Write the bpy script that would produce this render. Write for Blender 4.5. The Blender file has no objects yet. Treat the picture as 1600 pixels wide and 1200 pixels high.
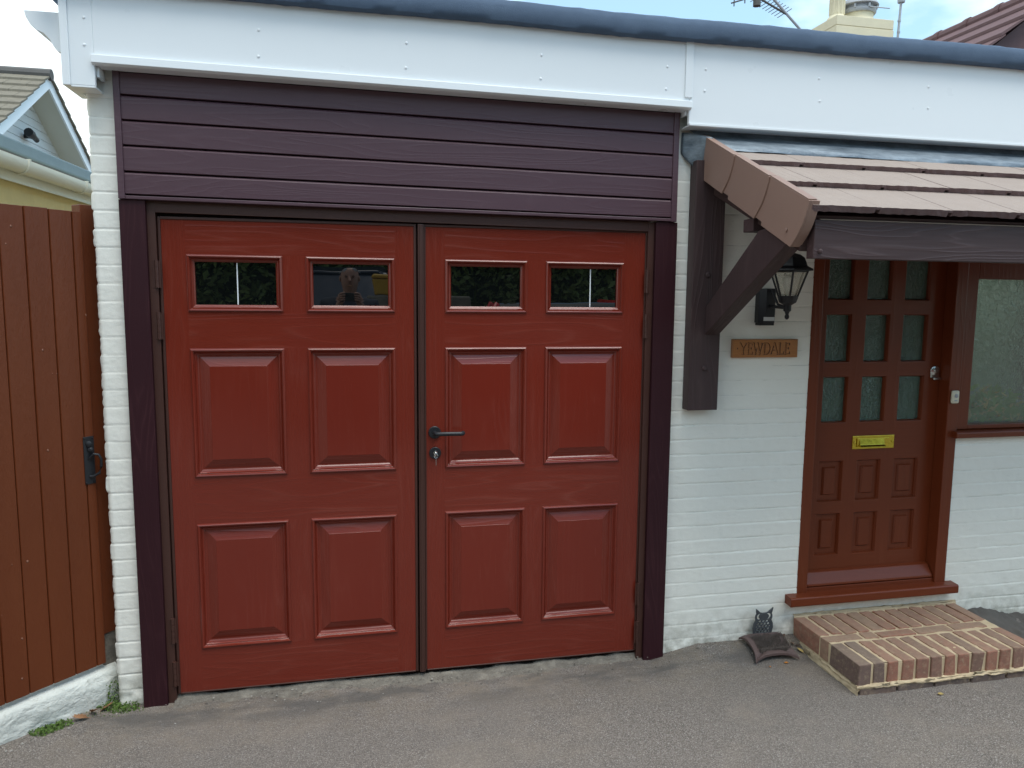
import bpy, bmesh, math, random
import numpy as np
from mathutils import Vector, Matrix
R = math.radians
random.seed(7); rng = np.random.default_rng(11)
S = bpy.context.scene; COL = S.collection

# ------------------------------------------------------------------ camera
cd = bpy.data.cameras.new('camera'); cam = bpy.data.objects.new('camera', cd); COL.objects.link(cam)
S.camera = cam
YAW, PIT, ROL = R(12.20433), R(-6.5474), R(0.51637)
fw = Vector((math.sin(YAW)*math.cos(PIT), math.cos(YAW)*math.cos(PIT), math.sin(PIT)))
r0 = fw.cross(Vector((0, 0, 1))).normalized(); u0 = r0.cross(fw)
rt = r0*math.cos(ROL)+u0*math.sin(ROL); up = -r0*math.sin(ROL)+u0*math.cos(ROL)
m = Matrix((rt, up, -fw)).transposed().to_4x4(); m.translation = Vector((0.73277, -3.2232, 1.71442))
cam.matrix_world = m
cd.sensor_width = 36; cd.lens = 26.1412; cd.clip_start = 0.05; cd.clip_end = 2000

# ------------------------------------------------------------------ world, sun, exposure
SUN_EL, SUN_AZ = 68, 150          # azimuth clockwise from +Y: in front of the house, a little to the right
w = bpy.data.worlds.new('World'); S.world = w; w.use_nodes = True
nt = w.node_tree; nt.nodes.clear()
def wn(t, **k):
    n = nt.nodes.new(t)
    for a, b in k.items(): setattr(n, a, b)
    return n
sky = wn('ShaderNodeTexSky', sky_type='NISHITA', sun_disc=False)
sky.sun_elevation = R(SUN_EL); sky.sun_rotation = R(SUN_AZ); sky.air_density = 1.0; sky.dust_density = 1.0; sky.ozone_density = 1.5
b1 = wn('ShaderNodeBackground'); b1.inputs[1].default_value = 0.15; sky.air_density = 1.6
b2 = wn('ShaderNodeBackground'); b2.inputs[0].default_value = (0.90, 0.985, 1.0, 1); b2.inputs[1].default_value = 1.1
tc = wn('ShaderNodeTexCoord'); mp = wn('ShaderNodeMapping'); mp.inputs['Scale'].default_value = (1, 1, 2.2); mp.inputs['Location'].default_value = (4.2, .2, 1.7)
nz = wn('ShaderNodeTexNoise'); nz.inputs['Scale'].default_value = 3.2; nz.inputs['Detail'].default_value = 7; nz.inputs['Roughness'].default_value = .5
cr = wn('ShaderNodeValToRGB'); cr.color_ramp.elements[0].position = .42; cr.color_ramp.elements[1].position = .60
cr.color_ramp.elements[0].color = (.25, .25, .25, 1)
mx = wn('ShaderNodeMixShader'); wo = wn('ShaderNodeOutputWorld')
L = nt.links.new
L(tc.outputs['Generated'], mp.inputs[0]); L(mp.outputs[0], nz.inputs['Vector']); sx_ = wn('ShaderNodeSeparateXYZ'); ma_ = wn('ShaderNodeMath', operation='MULTIPLY_ADD'); ma_.inputs[1].default_value = -.13; L(tc.outputs['Generated'], sx_.inputs[0]); L(sx_.outputs[0], ma_.inputs[0]); L(nz.outputs['Fac'], ma_.inputs[2]); L(ma_.outputs[0], cr.inputs[0])
tn = wn('ShaderNodeMix', data_type='RGBA', blend_type='MULTIPLY'); tn.inputs[0].default_value = 1; tn.inputs[7].default_value = (.50, .86, 1.05, 1)
L(sky.outputs[0], tn.inputs[6]); L(tn.outputs[2], b1.inputs[0]); L(cr.outputs[0], mx.inputs[0]); L(b1.outputs[0], mx.inputs[1]); L(b2.outputs[0], mx.inputs[2]); L(mx.outputs[0], wo.inputs[0])

sd = bpy.data.lights.new('sun', 'SUN'); sd.energy = 1.9; sd.angle = R(35); sd.color = (1, .96, .9)
so = bpy.data.objects.new('sun', sd); COL.objects.link(so); so.location = (3, -6, 12)
sdir = Vector((math.sin(R(SUN_AZ))*math.cos(R(SUN_EL)), math.cos(R(SUN_AZ))*math.cos(R(SUN_EL)), math.sin(R(SUN_EL))))
so.rotation_euler = sdir.to_track_quat('Z', 'Y').to_euler()
S.view_settings.view_transform = 'Standard'; S.view_settings.look = 'None'
S.view_settings.exposure = 0.50; S.view_settings.gamma = 1; S.view_settings.use_curve_mapping = False
S.cycles.max_bounces = 8; S.cycles.diffuse_bounces = 4

# ------------------------------------------------------------------ materials
class G:
    """small wrapper for building a material's node graph"""
    def __init__(s, name):
        s.m = bpy.data.materials.new(name); s.m.use_nodes = True; s.t = s.m.node_tree
        s.b = s.t.nodes['Principled BSDF']; s._tc = None
    def n(s, t, **k):
        n = s.t.nodes.new(t)
        for a, b in k.items():
            if a.startswith('i_'): n.inputs[a[2:]].default_value = b
            else: setattr(n, a, b)
        return n
    def l(s, a, b): s.t.links.new(a, b)
    def co(s, scale=(1, 1, 1), loc=(0, 0, 0), rot=(0, 0, 0)):
        if s._tc is None: s._tc = s.n('ShaderNodeTexCoord')
        mp = s.n('ShaderNodeMapping'); mp.inputs['Scale'].default_value = scale; mp.inputs['Location'].default_value = loc; mp.inputs['Rotation'].default_value = rot
        s.l(s._tc.outputs['Object'], mp.inputs[0]); return mp.outputs[0]
    def noise(s, scale, detail=4, rough=.5, sc=(1, 1, 1), loc=(0, 0, 0), dist=0.):
        n = s.n('ShaderNodeTexNoise'); n.inputs['Scale'].default_value = scale; n.inputs['Detail'].default_value = detail
        n.inputs['Roughness'].default_value = rough; n.inputs['Distortion'].default_value = dist
        s.l(s.co(sc, loc), n.inputs['Vector']); return n.outputs['Fac']
    def vor(s, scale, sc=(1, 1, 1), out='Distance', feature='F1', rnd=1):
        n = s.n('ShaderNodeTexVoronoi', feature=feature); n.inputs['Scale'].default_value = scale; n.inputs['Randomness'].default_value = rnd
        s.l(s.co(sc), n.inputs['Vector']); return n.outputs[out]
    def math(s, op, a, b=0., c=None, clamp=False):
        n = s.n('ShaderNodeMath', operation=op, use_clamp=clamp)
        for i, v in enumerate((a, b, c)):
            if v is None: continue
            if hasattr(v, 'links'): s.l(v, n.inputs[i])
            else: n.inputs[i].default_value = v
        return n.outputs[0]
    def ramp(s, v, *stops):
        n = s.n('ShaderNodeValToRGB'); e = n.color_ramp.elements
        while len(e) < len(stops): e.new(.5)
        for k, (p, c) in zip(e, stops):
            k.position = p; k.color = (*c, 1) if hasattr(c, '__len__') else (c, c, c, 1)
        s.l(v, n.inputs[0]); return n.outputs[0]
    def mix(s, f, a, b, mode='MIX'):
        n = s.n('ShaderNodeMix', data_type='RGBA', blend_type=mode)
        for i, v in ((0, f), (6, a), (7, b)):
            if hasattr(v, 'links'): s.l(v, n.inputs[i])
            else: n.inputs[i].default_value = v if i == 0 else (*v, 1)
        return n.outputs[2]
    def set(s, **k):
        for a, v in k.items():
            i = s.b.inputs[{'color': 'Base Color', 'rough': 'Roughness', 'metal': 'Metallic', 'spec': 'Specular IOR Level', 'ior': 'IOR', 'trans': 'Transmission Weight', 'coat': 'Coat Weight', 'coat_rough': 'Coat Roughness', 'sheen': 'Sheen Weight'}[a]]
            if hasattr(v, 'links'): s.l(v, i)
            else: i.default_value = (*v, 1) if hasattr(v, '__len__') else v
        return s
    def bump(s, h, dist=.001, strength=1., prev=None):
        n = s.n('ShaderNodeBump'); n.inputs['Distance'].default_value = dist; n.inputs['Strength'].default_value = strength
        s.l(h, n.inputs['Height'])
        if prev is not None: s.l(prev, n.inputs['Normal'])
        s.l(n.outputs[0], s.b.inputs['Normal']); return n.outputs[0]

def paint(name, col, rough=.4, var=.12, bumpd=.0006, scale=30, spec=.5, dirt=None):
    g = G(name); v = g.noise(scale*.12, 5, .6)
    c = g.mix(g.math('MULTIPLY', v, 1.0), tuple(x*(1-var) for x in col), tuple(min(1, x*(1+var)) for x in col))
    if dirt: c = g.mix(g.ramp(g.noise(7, 8, .7), (.52, 0), (.75, dirt[1])), c, dirt[0])
    g.set(color=c, rough=g.math('ADD', g.math('MULTIPLY', g.noise(scale*.3, 4), .15), rough-.07), spec=spec)
    g.bump(g.noise(scale, 4, .6), bumpd); return g.m

def grain(name, col, light, axis='x', rough=.4, amount=.5, bumpd=.0006, spec=.5, freq=18, loc=(0, 0, 0), coat=0., fibk=.25):
    """painted or stained wood: cathedral rings stretched along one axis"""
    g = G(name); sc = (.55, 1, 6) if axis == 'x' else (6, 1, .55) if axis == 'z' else (6, .55, 6)
    f = g.noise(1.6, 2, .45, sc, loc, .3)
    ring = g.math('PINGPONG', g.math('MULTIPLY', f, freq), 1.)
    line = g.ramp(ring, (.0, 1), (.32, .25), (1, 0))
    patch = g.ramp(g.noise(3.5, 3, .5, (1, 1, 1), (4, 1, 2)), (.42, .1), (.65, 1))
    sc2 = (3, 60, 90) if axis == 'x' else (90, 60, 3) if axis == 'z' else (90, 3, 90)
    fib = g.noise(1, 3, .6, sc2)
    k = g.math('MULTIPLY', g.math('MULTIPLY', line, patch), amount)
    c = g.mix(k, col, light)
    c = g.mix(g.math('MULTIPLY', g.ramp(fib, (.35, 0), (.7, 1)), fibk), c, tuple(x*.72 for x in col))
    c = g.mix(g.math('MULTIPLY', g.ramp(g.noise(1.1, 4, .55), (.35, 0), (.7, 1)), .3), c, tuple(x*.8 for x in col))
    g.set(color=c, rough=g.math('ADD', g.math('MULTIPLY', fib, .12), rough-.06), spec=spec, coat=coat, coat_rough=.10)
    n1 = g.bump(g.math('ADD', g.math('MULTIPLY', line, .8), g.math('MULTIPLY', fib, .6)), bumpd)
    g.bump(g.noise(2.2, 2, .4), .004, .35, n1)
    return g.m

M = {}
RED, REDL = (.168, .0215, .0110), (.28, .085, .062)
M['red_x'] = grain('red_door_paint_rails', RED, REDL, 'x', .27, .30, .0006, .32, loc=(3, 0, 1), coat=.35, fibk=.14)
M['red_z'] = grain('red_door_paint_stiles', RED, REDL, 'z', .27, .15, .0004, .32, coat=.35, fibk=.12)
M['red_panel'] = grain('red_door_paint_panels', (.166, .0195, .0100), REDL, 'z', .25, .12, .0003, .32, loc=(1, 2, 7), coat=.35, fibk=.05)
M['plum'] = grain('rosewood_cladding', (.082, .039, .052), (.13, .075, .09), 'x', .44, .25, .0003, .6, 30)
M['plum_z'] = grain('rosewood_post', (.032, .008, .012), (.065, .022, .026), 'z', .5, .55, .0005, .25, 30)
M['brown_metal'] = paint('brown_frame', (.056, .022, .016), .42, .1, .0002)
M['front_red'] = grain('front_door_paint', (.152, .031, .010), (.21, .06, .03), 'z', .34, .2, .0004, .32)
M['front_red_x'] = grain('front_door_paint_rails', (.152, .031, .010), (.21, .06, .03), 'x', .34, .2, .0004, .32)
M['stain_z'] = grain('dark_stained_timber_upright', (.056, .034, .034), (.095, .062, .060), 'z', .6, .7, .0015, .35, 26)
M['stain_x'] = grain('dark_stained_timber_beam', (.062, .036, .036), (.115, .075, .075), 'x', .55, .7, .0012, .4, 26)
M['stain_y'] = grain('dark_stained_timber_rafter', (.060, .035, .032), (.095, .06, .055), 'y', .6, .6, .0012, .35, 26)
M['upvc'] = paint('white_upvc', (.82, .855, .87), .30, .006, .0)
M['black'] = paint('black_paint', (.012, .013, .016), .45, .2, .0003)
M['gap'] = paint('black_gap', (.004, .003, .003), .9, .1)
M['iron'] = paint('cast_iron', (.062, .067, .074), .55, .3, .0012, 120)
M['chrome'] = G('nickel').set(color=(.62, .62, .6), rough=.25, metal=1).m
M['steel'] = paint('galvanised_pole', (.36, .38, .41), .5, .2)
def _brass():
    g = G('brass'); g.set(color=g.mix(g.noise(40, 5), (.55, .42, .04), (.75, .60, .10)), rough=.24, metal=1); g.bump(g.noise(60, 3), .0004); return g.m
M['brass'] = _brass()
def _wallpaint():
    g = G('white_masonry_paint'); c = g.mix(g.noise(2.5, 6, .6), (.81, .80, .72), (.87, .865, .79))
    c = g.mix(g.ramp(g.noise(14, 8, .75, (1, 1, 2.5)), (.60, 0), (.78, .55)), c, (.52, .53, .47))
    sx = g.n('ShaderNodeSeparateXYZ'); g.l(g.co(), sx.inputs[0])
    low = g.math('MULTIPLY', g.ramp(sx.outputs[2], (.02, 1), (.22, 0)), g.ramp(g.noise(22, 6, .7), (.36, 0), (.62, .9)))
    c = g.mix(low, c, (.42, .41, .34))
    fz = g.math('FRACT', g.math('ADD', g.math('MULTIPLY', g.math('SUBTRACT', sx.outputs[2], 2.462-.0012), 1/.0703), g.math('MULTIPLY', g.noise(6, 2), .05)))
    ln = g.math('MULTIPLY', g.ramp(g.math('ABSOLUTE', g.math('SUBTRACT', fz, .03)), (.012, 1), (.030, 0)), g.ramp(g.noise(4, 5, .7, (1, 1, 3), (2, 2, 5)), (.48, 0), (.62, .6)))
    c = g.mix(ln, c, (.40, .40, .35))
    g.set(color=c, rough=.62, spec=.35); n = g.bump(g.noise(140, 5, .7), .0006); g.bump(g.noise(30, 4, .6, (1, 1, 1.6)), .0010, .7, n); return g.m
M['wall'] = _wallpaint()
def _plinth():
    g = G('white_rough_render'); c = g.mix(g.noise(6, 7, .65), (.50, .52, .47), (.74, .75, .70))
    c = g.mix(g.ramp(g.noise(26, 6, .7), (.58, 0), (.75, .7)), c, (.30, .29, .23))
    g.set(color=c, rough=.75, spec=.3); n = g.bump(g.noise(60, 6, .7), .004); g.bump(g.noise(14, 4, .6, (1, 1, 1.5), dist=1.), .012, .8, n); return g.m
M['plinth'] = _plinth()
def _concrete():
    g = G('old_concrete'); c = g.mix(g.noise(16, 8, .7), (.15, .135, .11), (.34, .31, .26)); c = g.mix(g.ramp(g.noise(9, 8, .75), (.36, 0), (.52, .95)), c, (.15, .135, .115)); c = g.mix(g.ramp(g.vor(120), (.1, .7), (.35, 0)), c, (.24, .22, .19))
    g.set(color=c, rough=.9, spec=.2); g.bump(g.noise(90, 6, .75), .006); return g.m
M['concrete'] = _concrete()
def _asphalt():
    g = G('asphalt')
    n = g.n('ShaderNodeTexVoronoi'); n.inputs['Scale'].default_value = 215; g.l(g.co(), n.inputs['Vector'])
    sep = g.n('ShaderNodeSeparateColor'); g.l(n.outputs['Color'], sep.inputs[0])
    stone = g.ramp(sep.outputs[0], (0, (.18, .153, .131)), (.5, (.29, .252, .219)), (.93, (.375, .332, .294)), (.99, (.50, .47, .44)))
    edge = g.ramp(n.outputs['Distance'], (.30, 0), (.75, 1))
    c = g.mix(edge, stone, (.115, .101, .090))
    big = g.noise(1.1, 6, .6); c = g.mix(g.ramp(big, (.35, 0), (.7, .5)), c, (.195, .173, .154))
    c = g.mix(g.ramp(g.noise(2.7, 7, .65, loc=(5, 3, 0)), (.5, 0), (.72, .5)), c, (.28, .235, .19))
    # brown dirt washed along the foot of the wall and the gate
    sx = g.n('ShaderNodeSeparateXYZ'); g.l(g.co(), sx.inputs[0])
    foot = g.math('MULTIPLY', g.ramp(g.math('ADD', sx.outputs[1], .75), (.3, 0), (.72, 1)), g.ramp(g.noise(7, 7, .7), (.4, 0), (.62, .9)))
    c = g.mix(g.math('MULTIPLY', foot, .75), c, (.215, .175, .13))
    damp = g.math('MULTIPLY', g.ramp(g.math('ADD', sx.outputs[1], .5), (.2, 0), (.36, 1)), g.ramp(g.noise(3.2, 5, .6, (.7, 2, 1), (2, 7, 0)), (.46, 0), (.6, .8)))
    c = g.mix(damp, c, (.105, .097, .09))
    g.set(color=c, rough=.85, spec=.3)
    nn = g.bump(g.math('SUBTRACT', 1., n.outputs['Distance']), .0045); g.bump(g.noise(25, 5, .6), .006, .6, nn); return g.m
M['asphalt'] = _asphalt()
def _felt(name, a, b):
    g = G(name); g.set(color=g.mix(g.noise(9, 7, .7), a, b), rough=.85, spec=.3); n = g.bump(g.noise(260, 3, .8), .002); g.bump(g.noise(12, 3), .004, .5, n); return g.m
M['felt'] = _felt('blue_grey_felt', (.055, .085, .135), (.10, .145, .21))
M['felt_pale'] = _felt('pale_grey_felt', (.16, .22, .24), (.22, .29, .31))
def _lead():
    g = G('lead'); c = g.mix(g.ramp(g.noise(11, 7, .7, (.5, 1, 2)), (.3, 0), (.7, 1)), (.05, .070, .09), (.25, .30, .34)); g.set(color=c, rough=.5, metal=.35); n = g.bump(g.noise(18, 4, .6), .006); g.bump(g.noise(80, 4, .6), .001, 1, n); return g.m
M['lead'] = _lead()
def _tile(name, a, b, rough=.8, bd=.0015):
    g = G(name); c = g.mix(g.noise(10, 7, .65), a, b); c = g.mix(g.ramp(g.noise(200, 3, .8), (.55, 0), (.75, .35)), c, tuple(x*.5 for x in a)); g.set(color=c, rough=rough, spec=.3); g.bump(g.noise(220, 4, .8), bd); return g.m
M['tile_top'] = _tile('weathered_skylit_tile_face', (.295, .235, .200), (.365, .300, .258))  # tops paler than edges: weathering plus sky light put into the colour
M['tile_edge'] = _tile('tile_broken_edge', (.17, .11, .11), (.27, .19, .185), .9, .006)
M['verge'] = paint('brown_verge_plastic', (.285, .180, .140), .42, .06, .0003)
def _brick(name='red_brick', wear=0.):
    g = G(name); oi = g.n('ShaderNodeAttribute', attribute_name='tint'); 
    base = g.ramp(oi.outputs['Fac'], (0, (.13, .10, .09)), (.25, (.22, .13, .10)), (.5, (.32, .145, .100)), (.75, (.36, .175, .12)), (1, (.33, .21, .145)))
    c = g.mix(g.ramp(g.noise(35, 7, .7), (.4, 0), (.75, .6)), base, (.12, .085, .065)); c = g.mix(g.ramp(g.noise(45, 6, .7), (.50, 0), (.72, .65)), c, (.38, .29, .19))
    if wear: c = g.mix(g.math('ADD', g.math('MULTIPLY', g.noise(24, 6, .7), wear), .12), c, (.34, .27, .195))
    g.set(color=c, rough=.85, spec=.25); g.bump(g.noise(150, 6, .7), .003); return g.m
M['brick'] = _brick(); M['brick_worn'] = _brick('worn_brick_top', .42)
def _mortar():
    g = G('sandy_mortar'); g.set(color=g.mix(g.noise(25, 7, .7), (.52, .40, .25), (.70, .575, .39)), rough=.95, spec=.15); g.bump(g.noise(160, 5, .75), .005); return g.m
M['mortar'] = _mortar()
def _gate():
    g = G('brown_gate_paint'); c = g.mix(g.noise(3, 6, .6, (3, 3, .5)), (.108, .024, .0065), (.158, .040, .012))
    v = g.vor(16, (1, 1, .8)); sp = g.math('MULTIPLY', g.ramp(v, (.045, 1), (.075, 0)), g.ramp(g.noise(3, 2), (.46, 0), (.52, 1)))
    c = g.mix(sp, c, (.30, .14, .09)); g.set(color=c, rough=.36, spec=.35); n = g.bump(g.noise(70, 5, .65, (1, 1, .4)), .0018); g.bump(sp, .003, 1, n); return g.m
M['gate'] = _gate()
def _glass_dark():
    g = G('dark_window_glass'); g.set(color=(.004, .005, .005), rough=.0, ior=2.1, spec=.5); g.bump(g.noise(5, 2, .4), .0008, .3); return g.m
M['glass'] = _glass_dark()
def _obscure(name, tint, sc, rough, trans, bd=.003):
    g = G(name); a = g.math('PINGPONG', g.math('MULTIPLY', g.noise(sc*.55, 2, .5, dist=1.), 7.), 1.); b = g.noise(sc*.8, 3, .5, dist=2.2)
    g.set(color=tint, rough=rough, trans=trans, ior=1.45, spec=.5); g.bump(g.math('ADD', a, b), bd, .55 if bd > .002 else .34); return g.m
M['obscure'] = _obscure('green_obscured_glass', (.36, .54, .42), 70, .10, .85)
M['obscure_side'] = _obscure('swirled_obscured_glass', (.68, .76, .66), 42, .08, .88, .0016)
def _plate():
    g = G('varnished_oak'); f = g.noise(1, 5, .6, (14, 30, 160)); g.set(color=g.mix(f, (.26, .095, .026), (.50, .22, .075)), rough=.30, spec=.5); g.bump(f, .0006); return g.m
M['oak'] = _plate(); M['oak_groove_shade'] = paint('groove_shade', (.045, .016, .007), .5, .2)  # dark brown puts groove shade into the colour of the carved letters
g = G('frosted_lantern_glass').set(color=(.80, .78, .62), rough=.15, spec=.6); g.b.inputs['Alpha'].default_value = .25; M['amber_glass'] = g.m
M['bulb'] = G('bulb_glass').set(color=(.85, .85, .8), rough=.12, spec=.8).m
M['lens'] = G('sensor_lens').set(color=(.6, .62, .62), rough=.35).m
M['cream'] = paint('cream_plastic', (.66, .64, .50), .4, .05)
M['ivory'] = paint('ivory_gutter', (.72, .70, .58), .35, .06, .0002)
M['yellow'] = paint('yellow_render', (.74, .59, .27), .8, .1, .002, 120)
M['grey_board'] = grain('weathered_grey_board', (.20, .185, .17), (.34, .32, .3), 'y', .8, .8, .002, .2)
M['cladwhite'] = paint('white_cladding', (.70, .74, .74), .5, .06)
M['soffit'] = paint('cream_soffit', (.60, .60, .52), .6, .05)
M['grey_tile'] = _tile('lichen_grey_tile', (.13, .115, .09), (.27, .245, .19), .9, .004)
M['slate_edge'] = paint('dark_verge', (.10, .095, .09), .8, .2)
M['plum_tile'] = _tile('plum_roof_tile', (.105, .058, .060), (.17, .10, .10), .7)
M['chim'] = paint('cream_chimney_paint', (.66, .60, .43), .75, .1, .004, 60)
M['leaf'] = G('hedge_leaf').m
g = G('hedge_leaf_mix'); g.set(color=g.mix(g.noise(.9, 5, .7), (.03, .06, .014), (.16, .22, .06)), rough=.6); M['leaf'] = g.m
g = G('hedge_core'); g.set(color=(.008, .014, .006), rough=.95); M['core'] = g.m
g = G('moss_green'); g.set(color=g.mix(g.noise(40, 5, .7), (.035, .085, .012), (.13, .20, .035)), rough=.8); M['moss'] = g.m
M['leaf_brown'] = paint('dry_leaf', (.26, .13, .06), .75, .3, .001, 200)
M['leaf_orange'] = paint('orange_leaf', (.52, .20, .03), .7, .25, .001, 200)
M['leaf_straw'] = paint('straw_leaf', (.42, .31, .11), .75, .25, .001, 200)
M['leaf_dark'] = paint('dark_dead_leaf', (.10, .045, .025), .8, .3, .001, 200)
M['bristle'] = paint('bristle', (.13, .105, .09), .9, .5, .004, 300)
M['rust'] = paint('brown_cast_iron', (.105, .068, .062), .7, .25, .002, 120)
M['carred'] = paint('red_car_paint', (.45, .012, .015), .18, .02, .0)
M['vannavy'] = paint('navy_van_paint', (.012, .016, .032), .2, .02, .0)
M['bin'] = paint('yellow_bin_plastic', (.42, .24, .015), .5, .05)
M['skin'] = paint('skin', (.34, .18, .13), .5, .08)
M['navy'] = paint('navy_cloth', (.012, .016, .03), .85, .2)
M['jeans'] = paint('jeans', (.04, .055, .10), .85, .2)
M['added_pale_panel'] = paint('pale_panel_paint', (.66, .74, .68), .9, .05)
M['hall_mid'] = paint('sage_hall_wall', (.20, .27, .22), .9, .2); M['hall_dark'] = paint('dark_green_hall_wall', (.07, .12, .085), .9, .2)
M['plant_green'] = paint('plant_green', (.20, .34, .03), .6, .4); M['plant_straw'] = paint('plant_straw', (.70, .48, .14), .7, .2); M['grit'] = paint('pale_stone', (.30, .28, .25), .9, .2); M['hump'] = _felt('dark_grit', (.05, .045, .04), (.15, .135, .12))
M['bluebag'] = paint('dark_blue_plastic', (.02, .035, .07), .45, .2)

# ------------------------------------------------------------------ builders
class MB:
    def __init__(s): s.v = []; s.f = []; s.mi = []
    def add(s, vs, fs, mi=0):
        o = len(s.v); s.v += [tuple(map(float, v)) for v in vs]; s.f += [tuple(i+o for i in f) for f in fs]; s.mi += [mi]*len(fs); return s
    def box(s, x0, x1, y0, y1, z0, z1, mi=0, fn=None):
        vs = [(x, y, z) for x in (x0, x1) for y in (y0, y1) for z in (z0, z1)]
        if fn: vs = [fn(*v) for v in vs]
        return s.add(vs, [(0, 1, 3, 2), (4, 6, 7, 5), (0, 4, 5, 1), (2, 3, 7, 6), (0, 2, 6, 4), (1, 5, 7, 3)], mi)
    def prism(s, pts, fn, a, b, mi=0):
        """2-D outline pts extruded from a to b: fn(u, v, t) -> xyz"""
        n = len(pts); vs = [fn(u, v, a) for u, v in pts]+[fn(u, v, b) for u, v in pts]
        fs = [tuple(range(n))[::-1], tuple(range(n, 2*n))]+[(i, (i+1) % n, n+(i+1) % n, n+i) for i in range(n)]
        return s.add(vs, fs, mi)
    def tube(s, pts, r, n=10, mi=0, cap=True):
        pts = [Vector(p) for p in pts]; rs = r if hasattr(r, '__len__') else [r]*len(pts); vs = []
        for i, p in enumerate(pts):
            d = (pts[min(i+1, len(pts)-1)]-pts[max(i-1, 0)]).normalized()
            a = d.cross(Vector((0, 0, 1)) if abs(d.z) < .9 else Vector((1, 0, 0))).normalized(); b = d.cross(a)
            vs += [p+(a*math.cos(t)+b*math.sin(t))*rs[i] for t in [2*math.pi*k/n for k in range(n)]]
        fs = [(i*n+k, i*n+(k+1) % n, (i+1)*n+(k+1) % n, (i+1)*n+k) for i in range(len(pts)-1) for k in range(n)]
        if cap: fs += [tuple(range(n))[::-1], tuple(range((len(pts)-1)*n, len(pts)*n))]
        return s.add(vs, fs, mi)
    def lathe(s, prof, c, n=24, axis='z', mi=0, ph=0.):
        vs = []
        for r, h in prof:
            for k in range(n):
                t = 2*math.pi*k/n+ph; a, b = r*math.cos(t), r*math.sin(t)
                vs.append((c[0]+a, c[1]+b, c[2]+h) if axis == 'z' else (c[0]+a, c[1]-h, c[2]+b) if axis == 'y' else (c[0]+h, c[1]+a, c[2]+b))
        fs = [(i*n+k, i*n+(k+1) % n, (i+1)*n+(k+1) % n, (i+1)*n+k) for i in range(len(prof)-1) for k in range(n)]
        fs += [tuple(range(n))[::-1], tuple(range((len(prof)-1)*n, len(prof)*n))]
        return s.add(vs, fs, mi)
    def build(s, name, mats, parent=None, bevel=0., smooth=False, seg=2, ang=35):
        me = bpy.data.meshes.new(name); me.from_pydata(s.v, [], s.f)
        mats = mats if isinstance(mats, (list, tuple)) else [mats]
        for x in mats: me.materials.append(M[x])
        me.polygons.foreach_set('material_index', s.mi)
        bm = bmesh.new(); bm.from_mesh(me); bmesh.ops.recalc_face_normals(bm, faces=bm.faces); bm.to_mesh(me); bm.free()
        if smooth: me.polygons.foreach_set('use_smooth', [True]*len(me.polygons))
        o = bpy.data.objects.new(name, me); COL.objects.link(o)
        if smooth and smooth != 'all': me.set_sharp_from_angle(angle=R(ang))
        if bevel:
            b = o.modifiers.new('bevel', 'BEVEL'); b.width = bevel; b.segments = seg; b.limit_method = 'ANGLE'; b.angle_limit = R(30); b.harden_normals = False
        if parent: link(o, parent)
        return o
def base(o):
    p = o; t = Vector()
    while p: t += p.location; p = p.parent if p.type == 'EMPTY' else None
    return t
def link(o, p):
    o.parent = p
    if p.type == 'EMPTY': o.matrix_parent_inverse = Matrix.Translation(-p.location)
def tag(o, label, cat, group=None, kind=None):
    if label: o['label'] = label
    if cat: o['category'] = cat
    if group: o['group'] = group
    if kind: o['kind'] = kind
    return o
def thing(name, label, cat, loc=(0, 0, 0), group=None):
    o = bpy.data.objects.new(name, None); COL.objects.link(o); o.location = loc; o.empty_display_size = .1
    return tag(o, label, cat, group)
def copy_part(o, off=(0, 0, 0), parent=None):
    c = o.copy(); COL.objects.link(c)
    if parent is not None: c.parent = parent
    c.location = o.location+Vector(off); return c

def vnoise(x, y, s, seed=0):
    """smooth value noise on arrays"""
    g = np.random.default_rng(seed).random((257, 257)); X, Y = x*s+37.3, y*s+11.7
    i, j = np.floor(X).astype(int), np.floor(Y).astype(int); u, v = X-i, Y-j; u = u*u*(3-2*u); v = v*v*(3-2*v)
    a, b, c, d = g[i % 256, j % 256], g[(i+1) % 256, j % 256], g[i % 256, (j+1) % 256], g[(i+1) % 256, (j+1) % 256]
    return (a*(1-u)+b*u)*(1-v)+(c*(1-u)+d*u)*v-.5
def grid_mesh(name, P, mats, parent=None, smooth=True, extra=None):
    """P: (n, m, 3) array of points -> quad sheet"""
    n, m_ = P.shape[:2]; idx = np.arange(n*m_).reshape(n, m_)
    q = np.stack([idx[:-1, :-1], idx[1:, :-1], idx[1:, 1:], idx[:-1, 1:]], -1).reshape(-1, 4)
    me = bpy.data.meshes.new(name); me.vertices.add(n*m_); me.vertices.foreach_set('co', P.reshape(-1).astype(np.float32))
    me.loops.add(q.size); me.loops.foreach_set('vertex_index', q.reshape(-1).astype(np.int32))
    me.polygons.add(len(q)); me.polygons.foreach_set('loop_start', np.arange(0, q.size, 4, dtype=np.int32)); me.polygons.foreach_set('loop_total', np.full(len(q), 4, np.int32))
    me.update(calc_edges=True); me.validate()
    for x in (mats if isinstance(mats, (list, tuple)) else [mats]): me.materials.append(M[x])
    if smooth: me.polygons.foreach_set('use_smooth', [True]*len(me.polygons))
    o = bpy.data.objects.new(name, me); COL.objects.link(o)
    if parent: link(o, parent)
    return o

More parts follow.
